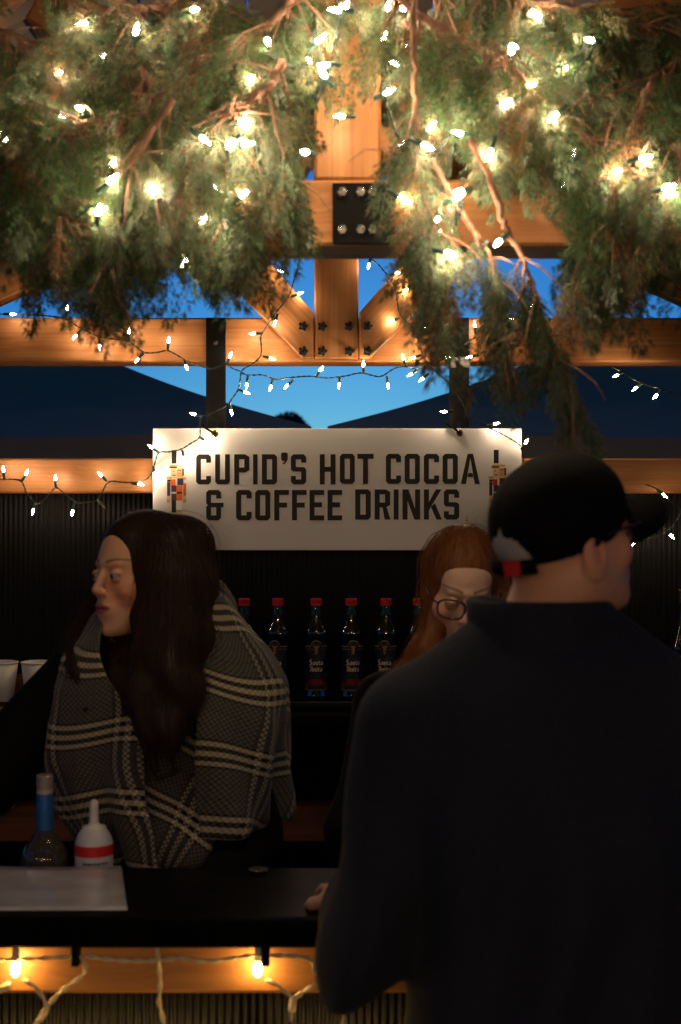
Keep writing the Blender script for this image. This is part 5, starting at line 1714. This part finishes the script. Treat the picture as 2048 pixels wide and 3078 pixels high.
    b = MB(); L_ = [(.1095*math.sin(a)*.80, .012+.1085*math.cos(a), -.014) for a in np.linspace(-.62,.62,15)]
    vs = []
    for (x,y,z) in L_:
        for dz in (-.011,.011): vs.append((x,y+.002,z+dz+.004))
    vs = (np.array(vs)*HS)@Rm.T+hc
    b.add(vs, [(2*i,2*i+2,2*i+3,2*i+1) for i in range(14)]); so_ = b.build('strap', M_cap, cp, smooth=True)
    sm_ = so_.modifiers.new('thickness','SOLIDIFY'); sm_.thickness = .002; sm_.offset = 1
    b = MB(); vs = []
    for a in np.linspace(-.42,-.12,6):
        for dz in (-.010,.012): vs.append((.1115*math.sin(a)*.80, .0195+.110*math.cos(a), -.010+dz))
    vs = (np.array(vs)*HS)@Rm.T+hc
    b.add(vs, [(2*i,2*i+2,2*i+3,2*i+1) for i in range(5)])
    o = b.build('red_tag', plain('red tag', (.50,.01,.012), .6), cp, smooth=True)
    glasses(root, hc, Rm, HS, (.015,.014,.013), 'black glasses frame', .8)

def glasses(root, hc, Rm, s, colr, name, sq=1.0, lens_z=0.002):
    mt = plain(name, colr, .25, 0, .6)
    def W(v): return (np.array(v)*s)@Rm.T+hc
    fr = MB()
    for sx in (-1,1):
        pts = []
        for k in range(29):
            a = 2*math.pi*k/28
            cx = abs(math.cos(a))**.75*math.copysign(1, math.cos(a)); sz = abs(math.sin(a))**.75*math.copysign(1, math.sin(a))
            pts.append((sx*.0335+cx*.0280, -.106+.010*((sx*.0335+cx*.0280)/.06)**2*1.0, lens_z-.002+sz*.0215))
        fr.tube(W(pts), .0024, 6, cap=False)
        fr.tube(W([(sx*.061,-.096,lens_z+.008),(sx*.070,-.088,lens_z+.010),(sx*.0765,-.05,lens_z+.009),(sx*.0785,.0,lens_z+.009),(sx*.079,.016,lens_z+.002),(sx*.078,.026,lens_z-.016)]), .0021, 6)
    fr.tube(W([(-.007,-.105,lens_z+.004),(0,-.108,lens_z+.007),(.007,-.105,lens_z+.004)]), .0017, 6)
    g_ = fr.build('glasses', mt, root, smooth=True)
    m = MATS.get('lens glass')
    if m is None:
        m, nt, b = new_mat('lens glass')
        for n_ in list(nt.nodes):
            if n_.type != 'OUTPUT_MATERIAL': nt.nodes.remove(n_)
        tr = node(nt,'ShaderNodeBsdfTransparent'); gl = node(nt,'ShaderNodeBsdfGlossy'); gl.inputs['Roughness'].default_value = .02
        fz = node(nt,'ShaderNodeFresnel'); fz.inputs[0].default_value = 1.5; mx = node(nt,'ShaderNodeMixShader')
        nt.links.new(fz.outputs[0], mx.inputs[0]); nt.links.new(tr.outputs[0], mx.inputs[1]); nt.links.new(gl.outputs[0], mx.inputs[2])
        nt.links.new(mx.outputs[0], [n_ for n_ in nt.nodes if n_.type == 'OUTPUT_MATERIAL'][0].inputs[0])
    for sx in (-1,1):
        b = MB(); pts = []
        for k in range(28):
            a = 2*math.pi*k/28
            cx = abs(math.cos(a))**.75*math.copysign(1, math.cos(a)); sz = abs(math.sin(a))**.75*math.copysign(1, math.sin(a))
            pts.append((sx*.0335+cx*.0275, -.1058+.010*((sx*.0335+cx*.0275)/.06)**2, lens_z-.002+sz*.021))
        b.poly(W(pts)); b.build('lens', m, g_)

# ------------------------------------------------ the woman with the plaid scarf
def plaid(name):
    """glen plaid: cream and black bars in both directions over a grey weave; UV in metres"""
    m, nt, b = new_mat(name)
    uv = node(nt,'ShaderNodeUVMap'); sp = node(nt,'ShaderNodeSeparateXYZ'); nt.links.new(uv.outputs[0], sp.inputs[0])
    def bars(out, period, off, strong):
        a = node(nt,'ShaderNodeMath', operation='ADD'); a.inputs[1].default_value = off; nt.links.new(out, a.inputs[0])
        dv = node(nt,'ShaderNodeMath', operation='DIVIDE'); dv.inputs[1].default_value = period; nt.links.new(a.outputs[0], dv.inputs[0])
        fr = node(nt,'ShaderNodeMath', operation='FRACT'); nt.links.new(dv.outputs[0], fr.inputs[0])
        cr = node(nt,'ShaderNodeValToRGB'); cr.color_ramp.interpolation = 'CONSTANT'
        K = (.006,.0055,.005,1); W = (.50,.42,.26,1) if strong else (.27,.24,.165,1); G_ = (.066,.060,.049,1); G2_ = (.045,.04,.03,1)
        st = [(0,K),(.035,W),(.095,K),(.165,W),(.235,K),(.305,W),(.365,K),(.40,G_),(.60,G2_),(.62,G_),(.80,G2_),(.82,G_)]
        e = cr.color_ramp.elements
        e[0].position = 0; e[0].color = st[0][1]; e[1].position = st[1][0]; e[1].color = st[1][1]
        for p_, c_ in st[2:]:
            q = e.new(p_); q.color = c_
        nt.links.new(fr.outputs[0], cr.inputs[0]); return cr.outputs[0]
    cu = bars(sp.outputs['X'], .165, 10.0, False); cv = bars(sp.outputs['Y'], .135, 10.03, True)
    # weave: warp shows a bit more than weft, threads alternate
    ck = node(nt,'ShaderNodeTexChecker'); ck.inputs['Scale'].default_value = 190; nt.links.new(uv.outputs[0], ck.inputs[0])
    mr = node(nt,'ShaderNodeMapRange'); mr.inputs[3].default_value = .12; mr.inputs[4].default_value = .55; nt.links.new(ck.outputs['Fac'], mr.inputs[0])
    mx = node(nt,'ShaderNodeMix', data_type='RGBA'); nt.links.new(mr.outputs[0], mx.inputs[0]); nt.links.new(cv, mx.inputs[6]); nt.links.new(cu, mx.inputs[7])
    nz = node(nt,'ShaderNodeTexNoise'); nz.inputs['Scale'].default_value = 260; nt.links.new(uv.outputs[0], nz.inputs['Vector'])
    m2 = node(nt,'ShaderNodeMapRange'); m2.inputs[3].default_value = .62; m2.inputs[4].default_value = 1.35; nt.links.new(nz.outputs['Fac'], m2.inputs[0])
    mh = node(nt,'ShaderNodeMapRange'); mh.inputs[3].default_value = .55; mh.inputs[4].default_value = 1.55; nt.links.new(ck.outputs['Fac'], mh.inputs[0])
    hx_ = node(nt,'ShaderNodeMix', data_type='RGBA', blend_type='MULTIPLY'); hx_.inputs[0].default_value = 1
    nt.links.new(mx.outputs[2], hx_.inputs[6]); nt.links.new(mh.outputs[0], hx_.inputs[7])
    mm = node(nt,'ShaderNodeMix', data_type='RGBA', blend_type='MULTIPLY'); mm.inputs[0].default_value = 1
    nt.links.new(hx_.outputs[2], mm.inputs[6]); nt.links.new(m2.outputs[0], mm.inputs[7]); nt.links.new(mm.outputs[2], b.inputs['Base Color'])
    b.inputs['Roughness'].default_value = .95; b.inputs['Specular IOR Level'].default_value = .1
    b.inputs['Sheen Weight'].default_value = .15
    bp = node(nt,'ShaderNodeBump'); bp.inputs['Strength'].default_value = .35; bp.inputs['Distance'].default_value = .002
    nt.links.new(nz.outputs['Fac'], bp.inputs['Height']); nt.links.new(bp.outputs[0], b.inputs['Normal'])
    return m

def cloth_grid(name, mat, root, fn, nu, nv, thick=.005):
    """fn(u, v) -> point and (s, t) cloth coordinates"""
    V = []; UV = []
    for i in range(nu+1):
        for j in range(nv+1):
            p, s_ = fn(i/nu, j/nv); V.append(p); UV.append(s_)
    Fq = []
    for i in range(nu):
        for j in range(nv):
            a = i*(nv+1)+j; Fq.append((a, a+1, a+nv+2, a+nv+1))
    o = np_mesh(name, np.array(V), np.array(Fq), mat, root, uv=np.array(UV))
    so_ = o.modifiers.new('thickness','SOLIDIFY'); so_.thickness = thick; so_.offset = 0
    return o

def woman_scarf():
    d = 2.85
    X0 = at(500, 0, d).x
    root = empty('person', (X0, d, 0), 'person with long dark hair and a plaid scarf behind the bar, looking left', 'person', 'people at the bar')
    hc = np.array((at(426, 0, d).x, d-.01, CAM_H-(1728-1539)/F*d), np.float32)
    Rm = rot_matrix(R(-46), R(2), R(-1))
    base = (.62,.335,.205)
    sk = [head_mesh(hc, Rm, base, (.36,.10,.09), (.045,.025,.018), (X0+.005, d+.02, 1.40), 'f', .0025, .22, s=.98, bw=1.5)]
    eyes(root, hc, Rm, .98, (-.02,-.05))
    z0 = 1.36
    sl = (X0-.175, d+.02, z0); sr = (X0+.150, d+.02, z0)
    el_ = (X0-.365, d-.03, 1.165); wl = (X0-.60, d-.10, 1.15)
    er = (X0+.165, d-.01, 1.05); wr = (X0+.12, d-.20, 1.00)
    def coat_(p):
        t = ell(p, (X0,d+.02,1.28), (.19,.125,.17))
        t = smin(t, cone(p, (X0,d+.02,1.42), (X0,d+.02,1.30), .065, .11), .06)
        t = smin(t, smin(cone(p, sl, (X0,d+.02,1.38), .062, .07), cone(p, sr, (X0,d+.02,1.38), .062, .07), .04), .04)
        t = smin(t, ell(p, (X0+.01,d+.02,1.02), (.20,.135,.28)), .07)
        t = smin(t, ell(p, (X0+.02,d+.02,.80), (.225,.15,.20)), .06)
        a = chain(p, (sl, el_, wl), (.072,.066,.047), .05); b = chain(p, (sr, er, wr), (.070,.060,.045), .05)
        t = smin(t, smin(a, b, .02), .02)
        t = np.maximum(t, .50-p[...,2])
        return t+folds(p, .005, 11)
    V, Fq = nets(coat_, (X0-.70, d-.32, .48), (X0+.36, d+.22, 1.52), .0125)
    np_mesh('coat', V, Fq, cloth_mat('black wool coat', (.0035,.0033,.0033), .01), root)
    def legs(p):
        t = None
        for sx in (-1,1):
            a = chain(p, ((X0+sx*.085,d+.02,.80),(X0+sx*.09,d+.01,.48),(X0+sx*.095,d+.03,.05)), (.095,.065,.045), .03)
            t = a if t is None else np.minimum(t, a)
        return np.maximum(t, .0-p[...,2]+.012)
    V, Fq = nets(legs, (X0-.24,d-.13,-.01), (X0+.24,d+.16,.92), .013)
    np_mesh('trousers', V, Fq, cloth_mat('black trousers', (.009,.009,.010), .05), root)
    for sx in (-1,1):
        x = X0+sx*.095
        V, Fq = nets(lambda p: np.maximum(smin(cone(p,(x,d+.04,.045),(x+sx*.015,d-.15,.035),.040,.034), cone(p,(x,d+.03,.05),(x,d+.03,.09),.042,.045), .03), -p[...,2]+.001), (x-.07,d-.21,-.01), (x+.08,d+.11,.15), .008)
        np_mesh('shoe', V, Fq, plain('dark shoe leather', (.014,.012,.011), .4), root)
    Vh, Fh = hand_mesh((wl[0]-.03, wl[1]-.012, wl[2]-.002), (-1,-.3,-.15), (0,-.2,1), -1, .5); sk.append((Vh, Fh, base))
    Vh, Fh = hand_mesh((wr[0]-.02, wr[1]-.03, wr[2]-.012), (-.5,-.8,-.4), (.1,.2,1), -1, .5); sk.append((Vh, Fh, base))
    Vb, Fb = nets(lambda p: np.minimum(np.maximum(coat_(p)+.02, .52-p[...,2]), legs(p)+.012), (X0-.70,d-.32,.0), (X0+.36,d+.22,1.52), .024)
    sk.append((Vb, Fb, base))
    V, Fq, C = join(sk); np_mesh('body', V, Fq, M_skin, root, colr=C)

    # scarf: wound round the neck and hanging in two broad ends
    PL = plaid('plaid wool')
    zc = lambda py: CAM_H-(py-1539)/F*d
    prof = [(1765,.075,.075),(1800,.112,.098),(1850,.140,.118),(1900,.166,.135),(1960,.198,.150),(2060,.228,.165),(2160,.236,.172),(2260,.236,.175),(2360,.226,.175),(2450,.205,.172),(2540,.165,.165),(2640,.12,.155)]
    zz = np.array([zc(q[0]) for q in prof])[::-1]; rx_ = np.array([q[1] for q in prof])[::-1]; ry_ = np.array([q[2] for q in prof])[::-1]
    def surf(a, z, off=0.0, sh=1.0):
        """a: angle, 0 = towards the camera, positive to the right in the picture"""
        rx = np.interp(z, zz, rx_)*sh+off; ry = np.interp(z, zz, ry_)+off
        cx = X0+np.interp(z, zz, [.02,.02,.015,.0,-.005,-.005,-.005,-.003,.0,.0,.0,.0][:len(zz)])
        return Vector((cx+rx*math.sin(a), d+.015-ry*math.cos(a), z))
    ct, st = math.cos, math.sin
    def rotuv(s_, t, deg): 
        a = R(deg); return (s_*ct(a)-t*st(a), s_*st(a)+t*ct(a))
    def right_end(u, v):
        z = zc(1775)+(zc(2470)-zc(1775))*v
        a0 = .42-.25*v+.18*v*v; a1 = 2.6
        lim = 2.6-.9*v**2
        a = a0+(lim-a0)*u
        w = .018*math.sin(a*6+v*4)*v+.009*math.sin(a*13-v*7)*v+.012*math.sin(v*11+a*2)*(1-v)
        p = surf(a, z, .014+w)
        return p, rotuv(a*.20+.006*math.sin(z*31), -z*1.0+.007*math.sin(a*6+z*9), -12)
    cloth_grid('scarf_end', PL, root, right_end, 44, 50)
    def left_end(u, v):
        z = zc(1820)+(zc(2560)-zc(1820))*v
        a1 = -.95+.95*min(1,v*2.2)-.10*v; a0 = -2.4+1.0*v**2
        a = a0+(a1-a0)*u
        w = .018*math.sin(a*7+v*3)*v+.009*math.sin(a*15+v*8)*v
        p = surf(a, z, .008+w, .99)
        return p, rotuv(a*.20+.03+.006*math.sin(z*27), -z+.052+.008*math.sin(a*5-z*8), 5)
    cloth_grid('scarf_end', PL, root, left_end, 44, 50)
    def middle(u, v):
        z = zc(2180)+(zc(2650)-zc(2180))*v
        a = -.45+1.05*u-.18*v
        w = .016*math.sin(a*9+v*6)+.010*math.sin(v*12)
        p = surf(a, z, -.034+.030*v+w*(.4+.6*v))
        return p, rotuv(a*.20, -z, -33)
    cloth_grid('scarf_fold', PL, root, middle, 26, 26)
    def wrap(u, v):
        a = .55+4.75*u
        tt = v*math.pi*1.15
        rr = .040+.008*math.sin(a*3+1)
        R0 = .078
        cz = zc(1850)+.018*max(0,math.sin(a))+.012*math.cos(a*2)
        r_ = R0+rr*math.sin(tt)
        p = Vector((X0+.008+r_*1.12*math.sin(a), d+.018-r_*math.cos(a), cz+rr*math.cos(tt)*1.2+.006*math.sin(a*9)))
        return p, rotuv(v*.14, a*.11, 14)
    cloth_grid('scarf_wrap', PL, root, wrap, 70, 18)
    # hair: cap over the skull, curtains to the chest on both sides
    S = .98
    def W(px, py, dd): return np.array(at(px, py, d+dd), np.float32)
    def hair_(p):
        q = to_local(p, hc, Rm)/S
        z_ = p[...,2]; k_ = np.clip((hc[2]-.02-z_)/.15, 0, 1)      # waves grow towards the ends
        p = p+np.stack([k_*(.007*np.sin(z_*38+p[...,0]*30)+.004*np.sin(z_*71+2)), k_*.005*np.sin(z_*45+p[...,0]*55), 0*z_], -1)
        cap_ = ell(q, (0,.020,.040), (.084,.104,.094))
        # opening for the face: cut the front away below the hairline
        face = np.minimum(ell(q, (.0,-.112,-.014), (.074,.080,.112)), ell(q, (-.065,-.100,-.01), (.06,.085,.100)))
        cap_ = smax(cap_, -face, .012)
        cap_ = np.maximum(cap_, -(q[...,2]+.10))
        # curtain on the near side, from the parting over the ear to the chest
        near = chain(p, (W(525,1640,-.045), W(530,1760,-.075), W(525,1900,-.10), W(522,2050,-.145), W(515,2180,-.178), W(525,2290,-.19)), (.058,.060,.056,.042,.026,.007), .03)
        near = smin(near, chain(p, (W(495,1650,-.075), W(478,1740,-.090), W(462,1850,-.102), W(442,1960,-.125), W(430,2080,-.158), W(440,2210,-.182), W(462,2320,-.192)), (.030,.030,.032,.031,.024,.017,.005), .03), .02)
        near = smin(near, chain(p, (W(570,1640,-.02), W(588,1760,-.025), W(582,1880,-.06), W(570,2000,-.115), W(560,2130,-.165)), (.046,.038,.034,.028,.008), .03), .04)
        # far side: falls past the chin on to the scarf
        far = chain(p, (W(450,1690,.085), W(375,1770,.085), W(305,1850,.065), W(258,1930,.0), W(248,2020,-.08), W(262,2110,-.122)), (.030,.032,.033,.028,.020,.006), .05)
        far = smin(far, chain(p, (W(440,1780,.06), W(412,1860,.04), W(392,1950,-.03), W(386,2050,-.11), W(390,2160,-.155)), (.028,.028,.026,.024,.006), .03), .02)
        h_ = smin(smin(cap_, near, .03), far, .02)
        face2 = ell(q, (.0,-.122,-.014), (.070,.074,.112))
        return smax(h_, -face2, .008)
    lo = W(150,1480,0); lo[1] = d-.30; lo[2] = zc(2380); hi = W(720,1480,0); hi[1] = d+.20
    V, Fq = nets(hair_, lo, hi, .0062)
    # fine grooves running down
    rnd = np.random.RandomState(5)
    HM = hair_mat('dark brown hair', (.009,.005,.0035), (.034,.015,.009), .5)
    hb = np_mesh('hair', V, Fq, HM, root)
    ok = V[rnd.choice(len(V), 2600, replace=False)]
    sd = ok[(ok[:,2] > zc(2050))]
    dirf = lambda P_: np.tile(np.array((0,0,-1.0),np.float32),(len(P_),1))+np.where(P_[:,2:3] > hc[2]+.05, (P_-hc)*np.array((6,6,0),np.float32), 0)
    L = rnd.uniform(.10,.26,len(sd))
    def bar(p):
        q = to_local(p.astype(np.float32), hc, Rm)/S
        return (q[:,1] < -.035) & (np.abs(q[:,0]) < .066) & (q[:,2] > -.12) & (ell(q, (.0,-.122,-.014), (.071,.080,.113)) < .012)
    T = hair_strands(hair_, sd, dirf, 14, L, .0008, rnd, bar=bar)
    HL = hair_mat('light brown strands', (.011,.0055,.0038), (.050,.022,.012), .45)
    o = np_mesh('strands', T[0], T[1], HL, hb)
    o['kind'] = 'stuff'
    fly = V[rnd.choice(len(V), 420, replace=False)]
    T = hair_strands(hair_, fly, dirf, 10, rnd.uniform(.04,.12,len(fly)), .0006, rnd, off=.011, wav=.020, bar=bar)
    o = np_mesh('flyaways', T[0], T[1], HL, hb); o['kind'] = 'stuff'

# ------------------------------------------------ the woman with glasses behind the man
def woman_glasses():
    d = 2.95
    X0 = at(1395, 0, d).x
    root = empty('person', (X0, d, 0), 'person with auburn hair and glasses behind the bar, looking down', 'person', 'people at the bar')
    hc = np.array((at(1384, 0, d).x, d-.02, CAM_H-(1764-1539)/F*d), np.float32)
    Rm = rot_matrix(R(3), R(24), R(3))
    base = (.66,.42,.31)
    S = .97
    sk = [head_mesh(hc, Rm, base, (.42,.16,.14), (.09,.045,.025), (X0, d+.06, 1.38), 'f', 0, .82, s=S, browz=.031, bw=1.4)]
    eyes(root, hc, Rm, S, (0,-.6))
    glasses(root, hc, Rm, S, (.055,.012,.008), 'tortoise glasses frame')
    sl = (X0-.165, d+.05, 1.30); sr = (X0+.165, d+.05, 1.30)
    el_ = (X0-.225, d-.02, 1.05); wl = (X0-.17, d-.24, 1.10)
    er = (X0+.215, d-.02, 1.04); wr = (X0+.10, d-.24, 1.08)
    def coat_(p):
        t = ell(p, (X0,d+.05,1.22), (.18,.115,.16))
        t = smin(t, cone(p, (X0,d+.055,1.37), (X0,d+.05,1.24), .056, .10), .06)
        t = smin(t, smin(cone(p, sl, (X0,d+.05,1.33), .058, .065), cone(p, sr, (X0,d+.05,1.33), .058, .065), .04), .04)
        t = smin(t, ell(p, (X0,d+.05,.98), (.175,.12,.26)), .07)
        t = smin(t, ell(p, (X0,d+.05,.78), (.20,.14,.20)), .06)
        a = chain(p, (sl, el_, wl), (.062,.054,.040), .05); b = chain(p, (sr, er, wr), (.062,.054,.040), .05)
        t = smin(t, smin(a, b, .02), .02)
        return np.maximum(t, .55-p[...,2])+folds(p, .0045, 21)
    V, Fq = nets(coat_, (X0-.34, d-.34, .53), (X0+.34, d+.22, 1.48), .013)
    np_mesh('sweater', V, Fq, cloth_mat('black knit', (.0035,.0033,.0032), .01), root)
    def legs(p):
        t = None
        for sx in (-1,1):
            a = chain(p, ((X0+sx*.085,d+.05,.80),(X0+sx*.09,d+.04,.48),(X0+sx*.095,d+.06,.05)), (.095,.065,.045), .03)
            t = a if t is None else np.minimum(t, a)
        return np.maximum(t, .012-p[...,2])
    V, Fq = nets(legs, (X0-.24,d-.10,-.01), (X0+.24,d+.19,.92), .014)
    np_mesh('trousers', V, Fq, MATS['black trousers'], root)
    for sx in (-1,1):
        x = X0+sx*.095
        V, Fq = nets(lambda p: np.maximum(smin(cone(p,(x,d+.07,.045),(x+sx*.015,d-.12,.035),.040,.034), cone(p,(x,d+.06,.05),(x,d+.06,.09),.042,.045), .03), -p[...,2]+.001), (x-.07,d-.18,-.01), (x+.08,d+.14,.15), .008)
        np_mesh('shoe', V, Fq, MATS['dark shoe leather'], root)
    hx = (wl[0]+.012, wl[1]-.035, wl[2]+.012)
    Vh, Fh = hand_mesh(hx, (.15,-.75,.45), (-1,.0,.25), 1, .75); sk.append((Vh, Fh, base))
    Vh, Fh = hand_mesh((wr[0]-.01, wr[1]-.03, wr[2]-.004), (-.5,-.8,-.2), (0,.1,1), -1, .5); sk.append((Vh, Fh, base))
    Vb, Fb = nets(lambda p: np.minimum(np.maximum(coat_(p)+.02, .57-p[...,2]), legs(p)+.012), (X0-.34,d-.34,.0), (X0+.34,d+.22,1.48), .024)
    sk.append((Vb, Fb, base))
    V, Fq, C = join(sk); np_mesh('body', V, Fq, M_skin, root, colr=C)
    # auburn hair parted in the middle
    def W(px, py, dd): return np.array(at(px, py, d+dd), np.float32)
    def hair_(p):
        q = to_local(p, hc, Rm)/S
        z_ = p[...,2]; k_ = np.clip((hc[2]-.01-z_)/.14, 0, 1)
        p = p+np.stack([k_*(.005*np.sin(z_*46+p[...,0]*30)), k_*.004*np.sin(z_*52+p[...,0]*55), 0*z_], -1)
        cap_ = ell(q, (0,.018,.038), (.081,.101,.091))
        face = ell(q, (.0,-.112,-.030), (.078,.084,.112))
        cap_ = smax(cap_, -face, .008)
        part = np.abs(q[...,0]+.004)-.0022
        cap_ = smax(cap_, -np.maximum(part, -(q[...,2]-.06)-(.0)) - .0*part, .004) if False else cap_+.004*np.exp(-((q[...,0]+.003)/.004)**2)*(q[...,2] > .098)
        cap_ = np.maximum(cap_, -(q[...,2]+.085))
        l_ = chain(p, (W(1312,1690,-.015), W(1306,1790,-.03), W(1308,1880,-.045), W(1280,1960,-.07), W(1215,2040,-.085), W(1170,2110,-.09)), (.026,.021,.023,.027,.026,.012), .03)
        r_ = chain(p, (W(1492,1700,-.015), W(1500,1800,-.03), W(1500,1900,-.045), W(1520,2000,-.08), W(1540,2120,-.10)), (.024,.020,.022,.026,.012), .03)
        b_ = chain(p, (W(1395,1700,.08), W(1395,1850,.10), W(1390,1980,.10)), (.06,.06,.04), .04)
        h_ = smin(smin(smin(cap_, l_, .02), r_, .02), b_, .03)
        return h_
    lo = W(1080,1520,0); lo[1] = d-.22; lo[2] = CAM_H-(2160-1539)/F*d; hi = W(1660,1520,0); hi[1] = d+.22
    V, Fq = nets(hair_, lo, hi, .0056)
    HM = hair_mat('auburn hair', (.06,.019,.006), (.24,.085,.026), .5)
    hb = np_mesh('hair', V, Fq, HM, root)
    rnd = np.random.RandomState(6)
    ok = V[rnd.choice(len(V), 2200, replace=False)]
    sd = ok[ok[:,2] > CAM_H-(2000-1539)/F*d]
    dirf = lambda P_: np.tile(np.array((0,0,-1.0),np.float32),(len(P_),1))+np.where(P_[:,2:3] > hc[2]+.03, (P_-hc)*np.array((14,4,0),np.float32), 0)
    def bar(p):
        q = to_local(p.astype(np.float32), hc, Rm)/S
        return ell(q, (.0,-.118,-.030), (.075,.083,.110)) < .012
    T = hair_strands(hair_, sd, dirf, 12, rnd.uniform(.07,.18,len(sd)), .0008, rnd, bar=bar)
    o = np_mesh('strands', T[0], T[1], HM, hb); o['kind'] = 'stuff'
    fly = V[rnd.choice(len(V), 360, replace=False)]
    T = hair_strands(hair_, fly, dirf, 10, rnd.uniform(.04,.10,len(fly)), .0006, rnd, off=.009, wav=.020, bar=bar)
    o = np_mesh('flyaways', T[0], T[1], HM, hb); o['kind'] = 'stuff'
    # the cup in her hand
    cx = Vector(hx)+Vector((.035,-.085,.035))
    c_ = empty('paper_cup', (cx.x, cx.y, cx.z-.06), 'white paper cup held beside the dark sleeve, mostly hidden', 'cup')
    b = MB(); b.lathe([(.0001,.006),(.027,.006),(.0265,0),(.028,0),(.040,.105),(.039,.105),(.027,.008),(.0001,.008)], 36); b.build('cup_wall', M_cup, c_, smooth=True, local=True)
    t = MB(); t.tube([(.040*math.cos(2*math.pi*k/36), .040*math.sin(2*math.pi*k/36), .105) for k in range(37)], .002, 6, cap=False); t.build('rim', M_cup, c_, smooth=True, local=True)

woman_scarf()
woman_glasses()
man()
